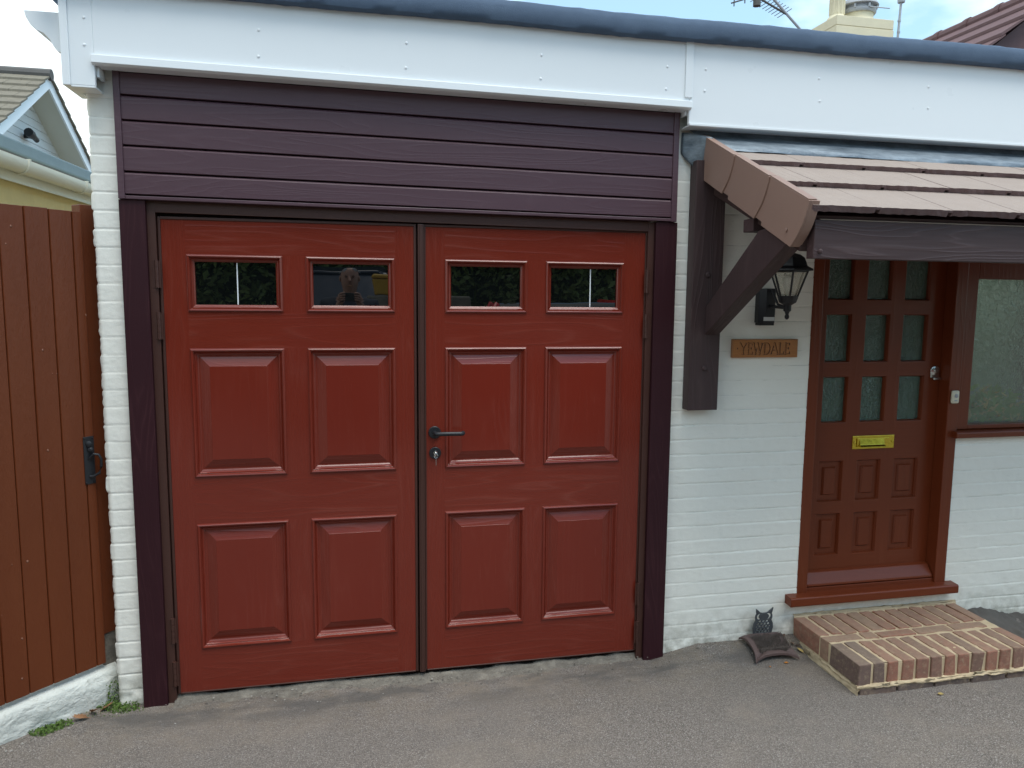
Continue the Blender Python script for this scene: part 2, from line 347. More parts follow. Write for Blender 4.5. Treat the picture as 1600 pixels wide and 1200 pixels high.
# ------------------------------------------------------------------ ground
def ground_z(x, y):
    a = np.clip((y+.20)/.19, 0, 1); a = a*a*(3-2*a); b = np.clip((x-2.12)/.25, 0, 1)
    z = .046*a*b-.008*np.clip((x-1)/1.5, -1, 1)
    z = z+.012*vnoise(x, y, 1.3, 1)+.006*vnoise(x, y, 5, 2)+.0035*vnoise(x, y, 24, 3)
    z = z+.05*np.clip((-.27-x)/.40, 0, 1)*np.clip((y+1.0)/.5, 0, 1)+.10*np.clip((-y-2.2)/1.2, 0, 1)
    return z-.004
xs = np.concatenate([[-300, -120, -50, -20, -10, -5, -3, -2], np.arange(-1.4, 4.6, .016), [5.2, 6, 8, 12, 25, 60, 140, 300]])
ys = np.concatenate([[-300, -120, -60, -30, -18, -12, -8, -6, -4.5, -3.5, -2.8, -2.2, -1.9], np.arange(-1.7, .30, .016), [.8, 2, 5, 10, 20, 50, 120, 300]])
XX, YY = np.meshgrid(xs, ys, indexing='ij')
o = grid_mesh('driveway', np.stack([XX, YY, ground_z(XX, YY)], -1), 'asphalt'); o['kind'] = 'structure'
# concrete fillet at the foot of the garage doors
tx = np.arange(-.02, 2.09, .008); ty = np.linspace(0, 1, 14); TX, TY = np.meshgrid(tx, ty, indexing='ij')
wd = .075+.07*vnoise(TX, TX*0, 6, 5)+.035*vnoise(TX, TX*0, 21, 9)+.02*vnoise(TX, TX*0, 70, 10); py = .012-TY*wd
pz = ground_z(TX, py)-.008+(.027*(1-TY)**.8*(1+.7*vnoise(TX, TY, 9, 6))+.008*vnoise(TX, py*4, 40, 7)+.004*vnoise(TX, py, 90, 8))
o = grid_mesh('threshold', np.stack([TX, py, np.minimum(pz, .03)], -1), 'concrete'); o['kind'] = 'structure'

# ------------------------------------------------------------------ the bungalow
H = thing('bungalow', 'white painted brick bungalow with red garage doors, brown front door and tiled porch canopy', 'house', (1.0, 0, 0))
PITCH, PHASE = .0703, 2.462
def wall_patch(x0, x1, z0, z1, y0=-.01, dx=.010, dz=.0040, seed=3, edge=0):
    n = max(2, int((x1-x0)/dx)); k = int((z1-z0)/dz); T = np.linspace(0, 1, n); Zs = np.linspace(z0, z1, k)
    t, Z = np.meshgrid(T, Zs, indexing='ij'); X = x0+t*(x1-x0)
    c = np.floor((Z-PHASE)/PITCH).astype(int); fz = (Z-PHASE)/PITCH-c
    wob = .05*vnoise(X, Z*0+c*3.1, 5, seed+9)
    dj = np.minimum(np.abs(fz+wob), np.abs(1-fz-wob))*PITCH
    bx = X/.215+.5*(c % 2)+.13*((c*7) % 5)/5; b = np.floor(bx).astype(int); fb = bx-b
    dv = np.minimum(fb, 1-fb)*.215
    rnd = np.random.default_rng(seed).random((64, 64)); rb = rnd[c % 64, b % 64]; rb2 = rnd[(c+17) % 64, (b+5) % 64]
    strength = .3+.9*np.clip(vnoise(X, Z, 3, seed+1)+.5, 0, 1)
    h = -.0036*strength*np.exp(-(dj/.0026)**2)-.0010*np.exp(-(dv/.0045)**2)*(rb2 > .35)*strength
    h += .0016*(rb-.5)+(fz-.5)*.0012*(rb2-.2)
    h += .0009*vnoise(X, Z, 40, seed+2)+.0007*vnoise(X, Z, 110, seed+3)
    low = np.clip((.30-Z)/.22, 0, 1)
    h += low*(.006*vnoise(X, Z*2, 9, seed+4)+.006*vnoise(X, Z, 32, seed+5))
    if edge:   # irregular outer corner, brick by brick
        e = .0035*(rb-.5)*2-.004*np.exp(-(dj/.005)**2)+.004*vnoise(X*0, Z, 60, seed+6)
        X = X-(1-t)*e*1.0
        h -= .010*np.exp(-((X-x0)/.007)**2)
    return np.stack([X, y0-h, Z], -1), X
def wall_piece(*a, **k):
    P, X = wall_patch(*a, **k); return P
walls = []
Pp = wall_piece(-.243, -.05, -.03, 2.58, dx=.006, edge=1, seed=21)
side = np.stack([Pp[0, :, :]+np.array([0, d, 0]) for d in (.35, .2, .1, .05, .025, .01)], 0)
Pp = np.concatenate([side, Pp], 0)
walls.append(grid_mesh('wall', Pp, 'wall', H))
walls[0]['label'] = 'narrow painted brick pier left of the garage doors'
w2 = grid_mesh('wall', wall_piece(2.06, 2.93, -.03, 2.62, seed=5), 'wall', H)
w3 = grid_mesh('wall', wall_piece(2.93, 3.74, -.03, .235, seed=5), 'wall', H)
w4 = grid_mesh('wall', wall_piece(3.74, 4.985, -.03, 1.035, seed=5), 'wall', H)
w5 = grid_mesh('wall', wall_piece(2.93, 4.985, 2.04, 2.62, dx=.03, dz=.02, seed=5), 'wall', H)
w6 = grid_mesh('wall', wall_piece(4.985, 8.4, -.03, 2.62, dx=.025, dz=.008, seed=5), 'wall', H)
# join the four sheets right of the garage into one wall with its openings
bm = bmesh.new()
for q in (w2, w3, w4, w5, w6): bm.from_mesh(q.data)
me = bpy.data.meshes.new('wall'); bm.to_mesh(me); bm.free(); me.materials.append(M['wall'])
for q in (w2, w3, w4, w5, w6): bpy.data.objects.remove(q)
ow = bpy.data.objects.new('wall', me); COL.objects.link(ow); link(ow, H); ow['label'] = 'painted brick wall round the front door'
# hidden body of the house: side wall, inner leaves, hall behind the glass
mb = MB(); mb.box(-.238, -.13, .33, 6.5, -.03, 2.7).box(-.13, 2.1, .08, .16, -.03, 2.8).box(2.06, 2.9, .02, .10, -.03, 2.62).box(2.9, 8.4, .02, .10, 2.06, 2.62).box(3.79, 4.99, .02, .10, -.03, 1.02).box(5.01, 8.4, .02, .10, -.03, 2.05).box(8.3, 8.4, .101, 6.5, -.03, 2.7)
mb.build('inner_leaf', 'wall', H)
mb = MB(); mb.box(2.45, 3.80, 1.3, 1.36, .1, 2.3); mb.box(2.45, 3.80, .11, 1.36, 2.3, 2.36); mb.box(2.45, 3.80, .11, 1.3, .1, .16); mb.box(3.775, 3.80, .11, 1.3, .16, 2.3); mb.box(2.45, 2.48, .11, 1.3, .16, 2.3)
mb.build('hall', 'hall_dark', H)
mb = MB(); mb.box(3.93, 4.10, .40, .42, .8, 2.3); mb.build('added_pale_panel', 'added_pale_panel', H)  # unseen pale panel, added to brighten a band of the side glass
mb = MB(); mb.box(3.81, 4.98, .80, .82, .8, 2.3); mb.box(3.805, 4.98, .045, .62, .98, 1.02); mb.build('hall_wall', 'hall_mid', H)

# roof slab and felt kerb
mb = MB(); mb.box(-.26, 2.75, -.05, 6.5, 2.74, 2.86).box(2.75, 8.6, -.05, .09, 2.63, 2.86).box(5.0, 8.6, .091, 6.5, 2.74, 2.86); mb.build('flat_roof', 'felt', H)  # roof left open behind the side window, an added opening for sky light
prof = [(-.03, 2.826), (-.128, 2.822), (-.140, 2.826), (-.146, 2.845), (-.142, 2.880), (-.130, 2.905), (-.105, 2.919), (-.06, 2.915), (-.03, 2.885)]
mb = MB(); n = 240; X0, X1 = -.355, 8.7; vs = []; fs = []
for i in range(n+1):
    x = X0+(X1-X0)*i/n; rr = random.Random(i)
    for (y, z) in prof: vs.append((x, y+rr.uniform(-.0012, .0012), z+rr.uniform(-.0015, .0015)+.003*math.sin(x*2.1)+.002*math.sin(x*5.3+1)))
k = len(prof)
for i in range(n):
    for j in range(k): fs.append((i*k+j, i*k+(j+1) % k, (i+1)*k+(j+1) % k, (i+1)*k+j))
fs += [tuple(range(k)), tuple(range(n*k, n*k+k))[::-1]]
mb.add(vs, fs); mb.box(-.345, -.25, -.029, 6.4, 2.812, 2.90); mb.build('roof_kerb', 'felt', H, smooth=True, ang=50)

# fascia
tilt = lambda x: -.018*(x+.18)/2.38      # the garage trims run slightly out of level, as in the place
F = MB(); F.box(-.262, -.18, -.100, -.082, 2.483, 2.828).box(-.18, 2.188, -.100, -.082, 2.56, 2.828).box(2.188, 8.6, -.100, -.082, 2.479, 2.828)
F.box(-.289, -.262, -.106, .1, 2.480, 2.829)
fascia = F.build('fascia', 'upvc', H, bevel=.002)
mb = MB(); mb.box(2.164, 2.199, -.1065, -.1002, 2.59, 2.822); mb.build('cover_strip', 'upvc', fascia, bevel=.002)
mb = MB(); mb.prism([(-.1003, 2.598), (-.113, 2.594), (-.114, 2.566), (-.1003, 2.5595), (-.04, 2.5595), (-.04, 2.575), (-.085, 2.575)], lambda y, z, x: (x, y, z+tilt(x)-.002), -.188, 2.196); mb.build('drip_trim', 'upvc', fascia, bevel=.0015)
mb = MB(); mb.box(2.19, 8.6, -.104, -.1003, 2.474, 2.484); mb.box(2.19, 8.6, -.1003, -.02, 2.472, 2.4785); mb.build('soffit_lip', 'upvc', fascia, bevel=.001)
mb = MB(); mb.box(-.262, -.18, -.1, -.005, 2.476, 2.4828); mb.build('soffit_lip', 'upvc', fascia, bevel=.001)
for a_, b_ in ((-.18, -.170), (2.178, 2.187)):
    mb = MB(); mb.box(a_, b_, -.080, -.014, 2.52, 2.556); mb.build('soffit_return', 'upvc', fascia)
def screw(x, z):
    q = MB(); q.lathe([(.0058, 0), (.0058, .001), (.0045, .0022), (.002, .0028)], (x, -.0999, z), 12, 'y'); return q
for x, z in [(-.207, 2.723), (-.21, 2.627), (.403, 2.728), (.4, 2.631), (.965, 2.724), (.962, 2.629), (1.521, 2.719), (1.519, 2.625), (2.081, 2.713), (2.078, 2.62), (2.26, 2.715), (2.258, 2.624), (2.814, 2.713), (2.823, 2.616), (3.388, 2.715), (3.393, 2.62)]:
    screw(x, z).build('screw_cap', 'upvc', fascia, smooth=True)
# gutter along the left eaves, its stop end towards us
mb = MB(); gp = [(-.290, 2.745), (-.418, 2.745), (-.413, 2.722), (-.398, 2.695), (-.380, 2.678), (-.356, 2.668), (-.338, 2.648), (-.324, 2.622), (-.312, 2.606), (-.290, 2.604)]
mb.prism(gp, lambda x, z, y: (x, y, z), -.062, 6.0); gut = mb.build('gutter', 'upvc', H, bevel=.002)

# purple cladding over the doors
def cz(zl, zr, x): return zl+(zr-zl)*(x+.115)/(2.148+.115)
C = MB(); cuts = [(2.562, 2.544), (2.4715, 2.4465), (2.379, 2.355), (2.285, 2.2575), (2.187, 2.162), (2.10, 2.081)]
xa, xb = -.113, 2.146
for (a, b), (c, d) in zip(cuts[:-1], cuts[1:]):
    pr = [(-.016, 0, 0), (-.029, 0, -.001), (-.034, 0, -.002), (-.0405, 0, -.009), (-.040, 1, .0050), (-.037, 1, .0042), (-.030, 1, .0036), (-.016, 1, .0036)]
    def pt(p, x):
        y, w_, dz = p; z = cz(a, b, x)*(1-w_)+cz(c, d, x)*w_+dz; return (x, y, z)
    nn = len(pr); vs = [pt(p, xa) for p in pr]+[pt(p, xb) for p in pr]
    C.add(vs, [(i, i+1, nn+i+1, nn+i) for i in range(nn-1)]+[tuple(range(nn)), tuple(range(nn, 2*nn))[::-1]])
C.box(-.12, 2.15, -.014, -.012, 2.07, 2.56, 1)
clad = C.build('cladding', ['plum', 'gap'], H, bevel=.0008)
mb = MB()
mb.box(-.137, -.113, -.046, -.012, 2.084, 2.564).box(2.146, 2.172, -.046, -.012, 2.064, 2.546)
mb.box(-.113, 2.146, -.044, -.012, 2.084, 2.097, 0, lambda x, y, z: (x, y, z-(.018 if x > 1 else 0)))
mb.build('cladding_trim', 'plum', clad, bevel=.002)
# side posts
mb = MB(); mb.box(-.140, -.046, -.034, -.008, -.02, 2.083); mb.build('door_post', 'plum_z', H, bevel=.002)
mb = MB(); mb.box(2.080, 2.182, -.034, -.008, -.03, 2.063); mb.build('door_post', 'plum_z', H, bevel=.002)

# garage door frame
mb = MB(); mb.box(-.0455, -.0145, -.016, .06, .0, 2.083).box(2.0495, 2.0795, -.016, .06, -.01, 2.063)
mb.box(-.0145, 2.0495, -.016, .06, 2.039, 2.083, 0, lambda x, y, z: (x, y, z-(.018 if x > 1 else 0)))
mb.box(-.0145, -.0125, .028, .06, .0, 2.03).box(-.0145, 2.05, .045, .06, .0, 2.05)
fr = mb.build('garage_door_frame', 'brown_metal', H, bevel=.002)

def leaf(x0, x1, cols, cap_l, cap_r, wins):
    """one garage door leaf with four raised panels and two window openings"""
    z0, z1 = .035, 2.0143
    zr = [(.2217, .7677), (.9649, 1.5015), (1.650, 1.880)]
    D = MB(); xc = [x0]+[v for c in cols for v in c]+[x1]; zc = [z0]+[v for c in zr for v in c]+[z1]
    def q(xa, xb, za, zb, y, mi): D.add([(xa, y, za), (xb, y, za), (xb, y, zb), (xa, y, zb)], [(0, 1, 2, 3)], mi)
    # stiles and muntins (vertical grain) run past the rails by half a millimetre so the joints show
    for i in range(0, 6, 2):
        xa, xb = xc[i], xc[i+1]
        for j in range(0, 7):
            if j % 2 == 0 and i == 2: continue
            q(xa, xb, zc[j], zc[j+1], 0, 1)
    for i in range(1, 5, 2):
        for j in range(0, 7, 2): q(xc[i], xc[i+1], zc[j], zc[j+1], 0, 0)
    for j in range(0, 7, 2): q(xc[2], xc[3], zc[j], zc[j+1], 0, 0)
    for (xa, xb) in cols:
        for k, (za, zb) in enumerate(zr):
            pr = [(0, 0), (.0015, -.0005), (.003, -.006), (.007, -.0085), (.012, -.0065), (.0145, -.001), (.0165, .001), (.0185, -.001), (.022, .0045), (.026, .0065), (.0265, .009), (.031, .0125)]
            pr += [(.0335, .0125), (.036, .013), (.0735, -.001), (.0740, -.0014)] if k < 2 else [(.0315, .024)]
            if k == 2: pr = [(a*.92, b) for a, b in pr]
            for (i0, y0), (i1, y1) in zip(pr[:-1], pr[1:]):
                A = [(xa+i0, y0, za+i0), (xb-i0, y0, za+i0), (xb-i0, y0, zb-i0), (xa+i0, y0, zb-i0)]
                B = [(xa+i1, y1, za+i1), (xb-i1, y1, za+i1), (xb-i1, y1, zb-i1), (xa+i1, y1, zb-i1)]
                D.add(A+B, [(0, 1, 5, 4)], 0); D.add(A+B, [(1, 2, 6, 5)], 1); D.add(A+B, [(2, 3, 7, 6)], 0); D.add(A+B, [(3, 0, 4, 7)], 1)
            if k < 2:
                i1, y1 = pr[-1]; q(xa+i1, xb-i1, za+i1, zb-i1, y1, 2)
    D.box(x0+.001, x1-.001, .026, .04, z0+.001, z1-.001, 3)
    o = D.build('garage_door', ['red_x', 'red_z', 'red_panel', 'gap'], H)
    E_ = MB(); e = .0115
    E_.box(x0-cap_l, x0-.0004, -.004, .03, z0-.004, z1+e).box(x1+.0004, x1+cap_r, -.004, .03, z0-.004, z1+e).box(x0-.0004, x1+.0004, -.004, .03, z1+.0004, z1+e).box(x0-.0004, x1+.0004, -.003, .03, z0-.006, z0-.0004)
    E_.build('edge_trim', 'brown_metal', o, bevel=.0025)
    for k, (xa, xb) in enumerate(cols):
        za, zb = zr[2]; P_ = MB(); P_.box(xa+.029, xb-.029, .0215, .0255, za+.029, zb-.029); p = P_.build('window_pane', 'glass', o)
        if wins[k]:
            xm = xa+(xb-xa)*wins[k]; B_ = MB(); B_.box(xm-.0022, xm+.0022, .0195, .0213, za+.030, zb-.030); B_.build('glazing_bar', 'upvc', o)
    return o
left = leaf(0, .9963, [(.0895, .4605), (.5515, .9175)], .0115, .011, [.512, 0])
right = leaf(1.0475, 2.0429, [(1.129, 1.495), (1.578, 1.944)], .008, .0075, [0, .585])
left['label'] = 'left leaf of the garage doors, without a handle'; right['label'] = 'right leaf of the garage doors, with a black lever handle'
mb = MB(); mb.box(1.0135, 1.0385, -.012, .03, .03, 2.024); mb.box(1.0205, 1.0315, -.015, -.0121, .03, 2.024); mb.build('meeting_bar', 'brown_metal', right, bevel=.002)
# hinges
def hinge(x, z, par):
    q = MB()
    for k in range(4): q.lathe([(.0078, 0), (.0078, .026)], (x, -.018, z+k*.0275), 12)
    q.box(x-.014, x+.014, -.0175, -.0135, z, z+.105); q.build('hinge', 'brown_metal', par, smooth=True)
for x, par in ((-.017, left), (2.051, right)):
    for z in (1.745, 1.54, .265, .075): hinge(x, z, par)
# lever handle, lock and key
mb = MB(); hx, hz = 1.083, 1.128
mb.lathe([(.027, 0), (.027, .007), (.025, .009), (.010, .009)], (hx, -.001, hz), 28, 'y')
mb.tube([(hx, -.008, hz), (hx, -.035, hz), (hx+.004, -.046, hz), (hx+.014, -.052, hz), (hx+.06, -.053, hz), (hx+.108, -.053, hz-.001), (hx+.117, -.050, hz-.001), (hx+.121, -.042, hz-.001), (hx+.122, -.030, hz-.001)], .0092, 14)
mb.build('door_handle', 'black', right, smooth=True)
mb = MB(); mb.lathe([(.026, 0), (.026, .006), (.024, .008), (.008, .008)], (hx+.002, -.001, 1.036), 28, 'y'); mb.build('lock_rose', 'black', right, smooth=True)
mb = MB(); mb.lathe([(.0085, .0), (.0085, .010), (.005, .011)], (hx+.002, -.0085, 1.040), 16, 'y'); mb.box(hx-.003, hx+.007, -.012, -.0075, 1.020, 1.040)
mb.box(hx+.0008, hx+.0032, -.034, -.018, 1.034, 1.046); mb.lathe([(.010, 0), (.010, .002)], (hx, -.036, 1.040), 14, 'x')
mb.tube([(hx+.002+.008*math.sin(t), -.040, 1.030-.010*math.cos(t)*1.0) for t in [i*2*math.pi/14 for i in range(15)]], .0009, 6)
mb.box(hx+.001, hx+.0032, -.043, -.037, .988, 1.021); mb.build('key', 'chrome', right, smooth=True)

# ------------------------------------------------------------------ front door and side window
fx0, fx1 = 2.902, 3.768
mb = MB(); mb.box(fx0, 2.958, -.014, .09, .25, 2.06).box(3.703, fx1, -.018, .09, .25, 2.06).box(2.958, 3.703, -.014, .09, 2.0, 2.06).box(2.958, 2.972, .056, .09, .25, 2.0).box(3.690, 3.703, .056, .09, .25, 2.0).box(2.958, 3.703, -.005, .09, .252, .275)
mb.build('front_door_frame', 'front_red', H, bevel=.003)
mb = MB(); mb.prism([(.09, .215), (-.062, .206), (-.066, .210), (-.066, .246), (-.060, .252), (.09, .262)], lambda y, z, x: (x, y, z), 2.838, 3.812); mb.build('door_sill', 'front_red_x', H, bevel=.004)
cx_ = [(3.026, 3.170), (3.246, 3.388), (3.462, 3.612)]; rz = [(.4165, .640), (.698, .914), (1.106, 1.343), (1.412, 1.655), (1.722, 1.955)]
D = MB(); dx0, dx1, dz0, dz1, dy = 2.961, 3.701, .285, 1.998, .050
xc = [dx0]+[v for c in cx_ for v in c]+[dx1]; zc = [dz0]+[v for c in rz for v in c]+[dz1]
for i in range(7):
    for j in range(11):
        if i % 2 and j % 2: continue
        D.add([(xc[i], dy, zc[j]), (xc[i+1], dy, zc[j]), (xc[i+1], dy, zc[j+1]), (xc[i], dy, zc[j+1])], [(0, 1, 2, 3)], 1 if i % 2 else 0)
for xa, xb in cx_:
    for k, (za, zb) in enumerate(rz):
        pr = [(0, 0), (.002, .0005), (.006, .010), (.0065, .016)]
        pr += [(.034, .0165), (.0345, .0135), (.0395, .0075), (.041, .0072)] if k < 2 else [(.0066, .024)]
        if k < 2: pr = [(0, 0), (.003, .0006), (.0085, .012), (.009, .0165), (.035, .0165), (.0352, .0145), (.042, .006), (.0425, .0058)]
        for (i0, y0), (i1, y1) in zip(pr[:-1], pr[1:]):
            A = [(xa+i0, dy+y0, za+i0), (xb-i0, dy+y0, za+i0), (xb-i0, dy+y0, zb-i0), (xa+i0, dy+y0, zb-i0)]
            B = [(xa+i1, dy+y1, za+i1), (xb-i1, dy+y1, za+i1), (xb-i1, dy+y1, zb-i1), (xa+i1, dy+y1, zb-i1)]
            D.add(A+B, [(0, 1, 5, 4), (1, 2, 6, 5), (2, 3, 7, 6), (3, 0, 4, 7)], 0)
        if k < 2:
            i1, y1 = pr[-1]; D.add([(xa+i1, dy+y1, za+i1), (xb-i1, dy+y1, za+i1), (xb-i1, dy+y1, zb-i1), (xa+i1, dy+y1, zb-i1)], [(0, 1, 2, 3)], 0)
front = D.build('front_door', ['front_red', 'front_red_x'], H)
front['label'] = 'brown front door with nine obscured panes over six panels'
pane0 = None
for xa, xb in cx_:
    for za, zb in rz[2:]:
        P_ = MB(); P_.box(xa+.002, xb-.002, dy+.022, dy+.027, za+.002, zb-.002); P_.build('window_pane', 'obscure', front)
mb = MB(); mb.prism([(.049, .348), (.030, .340), (-.004, .292), (-.006, .284), (-.004, .279), (.049, .281)], lambda y, z, x: (x, y, z), 2.964, 3.698); mb.build('weatherboard', 'front_red_x', front, bevel=.002)
lx, lz = 3.333, 1.003
mb = MB(); mb.box(lx-.122, lx+.122, dy-.004, dy-.0003, lz-.034, lz+.034).box(lx-.098, lx+.088, dy-.009, dy-.0041, lz-.022, lz+.022).prism([(dy-.0091, lz+.018), (dy-.014, lz-.012), (dy-.024, lz-.020), (dy-.024, lz-.024), (dy-.0091, lz-.022)], lambda y, z, x: (x, y, z), lx-.085, lx+.060)
for sx in (-.110, .110): mb.lathe([(.006, 0), (.006, .003), (.003, .004)], (lx+sx, dy-.004, lz), 12, 'y')
mb.build('letterbox', 'brass', front, bevel=.0015)
mb = MB(); mb.lathe([(.0265, 0), (.0265, .006), (.022, .009), (.008, .010)], (3.668, dy-.0005, 1.366), 24, 'y'); mb.box(3.642, 3.694, dy-.007, dy-.0005, 1.330, 1.364).lathe([(.011, 0), (.011, .006)], (3.668, dy-.010, 1.366), 14, 'y', ).box(3.650, 3.715, dy-.020, dy-.008, 1.320, 1.330)
mb.build('latch_lock', 'chrome', front, bevel=.001, smooth=True)
# side window
Wn = MB(); Wn.box(fx1+.0005, 3.838, -.012, .09, 1.066, 2.06).box(3.838, 5.0, -.012, .09, 1.835, 2.06).box(3.838, 5.0, -.012, .09, 1.066, 1.088).box(4.66, 4.72, -.012, .09, 1.088, 1.835)
win = Wn.build('side_window', 'front_red', H, bevel=.003)
mb = MB(); mb.box(3.837, 4.66, .035, .041, 1.086, 1.838); mb.build('window_pane', 'obscure_side', win)
mb = MB(); mb.prism([(.09, 1.030), (-.045, 1.024), (-.050, 1.028), (-.050, 1.052), (-.045, 1.058), (.02, 1.0655), (.09, 1.0655)], lambda y, z, x: (x, y, z), 3.742, 5.03); mb.build('window_sill', 'front_red_x', win, bevel=.003)

HP = thing('house_plant', 'yellow green plant on the sill behind the obscured side window', 'plant', (4.05, .16, 1.02))
mb = MB(); mb.lathe([(.045, 1.021), (.06, 1.10), (.063, 1.11), (.055, 1.11)], (4.05, .18, 0), 16); mb.build('pot', 'leaf_brown', HP, smooth=True)
mb = MB(); r_ = random.Random(1)
for mi_, n_ in ((0, 420), (1, 150)):
    for i in range(n_):
        p = Vector((4.05+r_.gauss(0, .125), .075+r_.uniform(-.022, .04), 1.090+abs(r_.gauss(0, .065)))); d = Vector((r_.gauss(0, 1), r_.gauss(0, .5), r_.gauss(0, 1))).normalized(); e = d.cross(Vector((.3, 1, .2))).normalized(); k = r_.uniform(.02, .045)
        mb.add([p-d*k, p-e*k*.35, p+d*k, p+e*k*.35], [(0, 1, 2, 3)], mi_)
mb.build('foliage', ['plant_green', 'plant_straw'], HP)

# ------------------------------------------------------------------ porch canopy
TH = R(25.06); cs, sn = math.cos(TH), math.sin(TH)
def sl(s, n): return (-.045-s*cs-n*sn, 2.42-s*sn+n*cs)      # along the slope, off the slope -> y, z
XR = 5.25
CT = MB()
for i in range(3):
    s1 = .315+.292*i; off = [.0, .11, .03][i]; x = 2.312; first = True
    while x < XR:
        wdt = (.30-off if first else .30); first = False
        e = random.uniform(-.0006, .0006); ds = random.uniform(-.004, .004)
        a, b = (s1-.36, -.016), (s1+ds, .010+e); xr = min(x+wdt-.018, XR)
        nb = 14; top = []
        # front edge is slightly broken: jitter its points
        fr_t = [(x+(xr-x)*k/nb, *sl(b[0]+random.uniform(-.0015, .0015), b[1]+random.uniform(-.0012, .0008))) for k in range(nb+1)]
        fr_b = [(p[0], *sl(b[0]-.004+random.uniform(-.003, .003), b[1]-.025+random.uniform(-.002, .003))) for p in fr_t]
        bk_t = [(p[0], *sl(a[0], a[1])) for p in fr_t]; bk_b = [(p[0], *sl(a[0], a[1]-.02)) for p in fr_t]
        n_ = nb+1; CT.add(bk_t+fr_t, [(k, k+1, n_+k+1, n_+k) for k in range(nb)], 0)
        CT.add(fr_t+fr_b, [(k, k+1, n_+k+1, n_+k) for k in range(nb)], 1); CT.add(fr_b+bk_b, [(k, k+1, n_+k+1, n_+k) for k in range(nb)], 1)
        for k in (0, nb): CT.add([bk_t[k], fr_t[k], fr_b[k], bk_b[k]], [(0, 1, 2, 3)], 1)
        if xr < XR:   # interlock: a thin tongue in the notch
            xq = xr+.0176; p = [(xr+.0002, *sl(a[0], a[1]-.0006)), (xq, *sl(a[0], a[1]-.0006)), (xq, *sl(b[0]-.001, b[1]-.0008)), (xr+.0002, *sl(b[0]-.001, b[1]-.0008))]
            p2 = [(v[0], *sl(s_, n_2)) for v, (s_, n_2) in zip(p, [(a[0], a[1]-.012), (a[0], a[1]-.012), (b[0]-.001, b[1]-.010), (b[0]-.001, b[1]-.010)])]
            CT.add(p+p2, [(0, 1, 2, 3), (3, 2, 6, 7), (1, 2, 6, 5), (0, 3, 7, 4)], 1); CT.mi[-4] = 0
        x += wdt
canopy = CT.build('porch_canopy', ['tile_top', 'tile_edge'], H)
canopy['label'] = 'three courses of brown tiles sloping out over the front door'
mb = MB(); mb.box(2.335, XR, 0, .86, -.052, -.040, 0, lambda x, s, n: (x, *sl(s, n))); mb.build('roof_deck', 'stain_x', canopy)
for i in range(3):   # cloaked verge pieces
    s0, s1 = .292*i-.01, .292*(i+1)+.02-(.010 if i == 2 else 0); dn = -.145-.008*i
    arc = [(s1+.018*math.sin(math.pi*t)*.9-.030*t+.004, .022+(dn-.022)*t) for t in [k/10 for k in range(11)]]
    out = [(s0, .022)]+arc+[(s0+.06, dn), (s0+.056, dn+.014), (s0, dn+.014)]
    if i == 0: out = [(.0, .022)]+arc+[(.0, dn)]
    xo = 2.292-.006*(2-i)+.002; tk = .008
    Vg = MB(); Vg.prism(out, lambda s, n, x: (x, *sl(s, n)), xo, xo+tk)
    Vg.box(xo, xo+.034, s0+(.03 if i else 0), s1-.002, .0225, .0265, 0, lambda x, s, n: (x, *sl(s, n)))
    if i == 2:   # closed front end
        inn = [(a-.012, b) for a, b in arc]; Vg.prism(arc+inn[::-1], lambda s, n, x: (x, *sl(s, n)), xo+tk, xo+.044)
        Vg.lathe([(.008, 0), (.008, .003), (.004, .006)], (xo-.0055, *sl(.81, -.115)), 12, 'x')
    Vg.build('verge_tile', 'verge', canopy, bevel=.0015)
mb = MB(); mb.box(2.333, 2.383, .0, .865, -.205, -.053, 0, lambda x, s, n: (x, *sl(s, n+(.030*s/.865 if n < -.1 else 0)))); mb.build('rafter', 'stain_y', canopy, bevel=.003)
mb = MB(); mb.box(2.352, XR, -.815, -.772, 1.868, 2.004); mb.lathe([(.009, 0), (.009, .006), (.005, .009)], (2.377, -.8155, 1.893), 12, 'y'); mb.build('eaves_beam', 'stain_x', canopy, bevel=.004)
mb = MB(); mb.box(2.245, 2.392, -.075, -.012, 1.208, 2.335); 
for z in (1.83, 1.405): mb.lathe([(.013, 0), (.013, .005), (.008, .009)], (2.318, -.0755, z), 14, 'y')
mb.build('wall_plate', 'stain_z', canopy, bevel=.004)
mb = MB(); mb.prism([(-.0755, 1.556), (-.0755, 1.685), (-.50, 1.99), (-.60, 2.0), (-.72, 1.935)], lambda y, z, x: (x, y, z), 2.314, 2.384); mb.build('brace', 'stain_z', canopy, bevel=.004)
mb = MB(); mb.box(2.312, XR, -.462, -.385, 1.992, 2.044); mb.build('purlin', 'stain_x', canopy, bevel=.003)
# lead flashing: upstand under the fascia, apron over the tiles, dressed round the left end
fx = np.linspace(2.196, XR, 150); fp = [(-.006, 2.482), (-.024, 2.474), (-.030, 2.452), (-.055, 2.437), (-.095, 2.418), (-.135, 2.396), (-.172, 2.372), (-.176, 2.358)]
P = np.zeros((150, len(fp), 3))
for j, (y, z) in enumerate(fp):
    nn = vnoise(fx, fx*0+j*1.7, 5, 31)*.016*(j > 2)+vnoise(fx, fx*0+j, 18, 32)*.006*(j > 1)
    P[:, j] = np.stack([fx+(.116 if j > 3 else .03*j)*np.clip(1-(fx-2.196)/.3, 0, 1), y-nn*(.7 if j > 5 else 0), z+nn*.35], -1)
flash = grid_mesh('lead_flashing', P, 'lead', canopy)
mb = MB(); o1 = [(2.196, -.014, 2.462), (2.245, -.05, 2.452), (2.308, -.10, 2.428), (2.292, -.075, 2.370), (2.279, -.052, 2.306), (2.248, -.035, 2.312), (2.215, -.016, 2.345), (2.196, -.012, 2.372)]
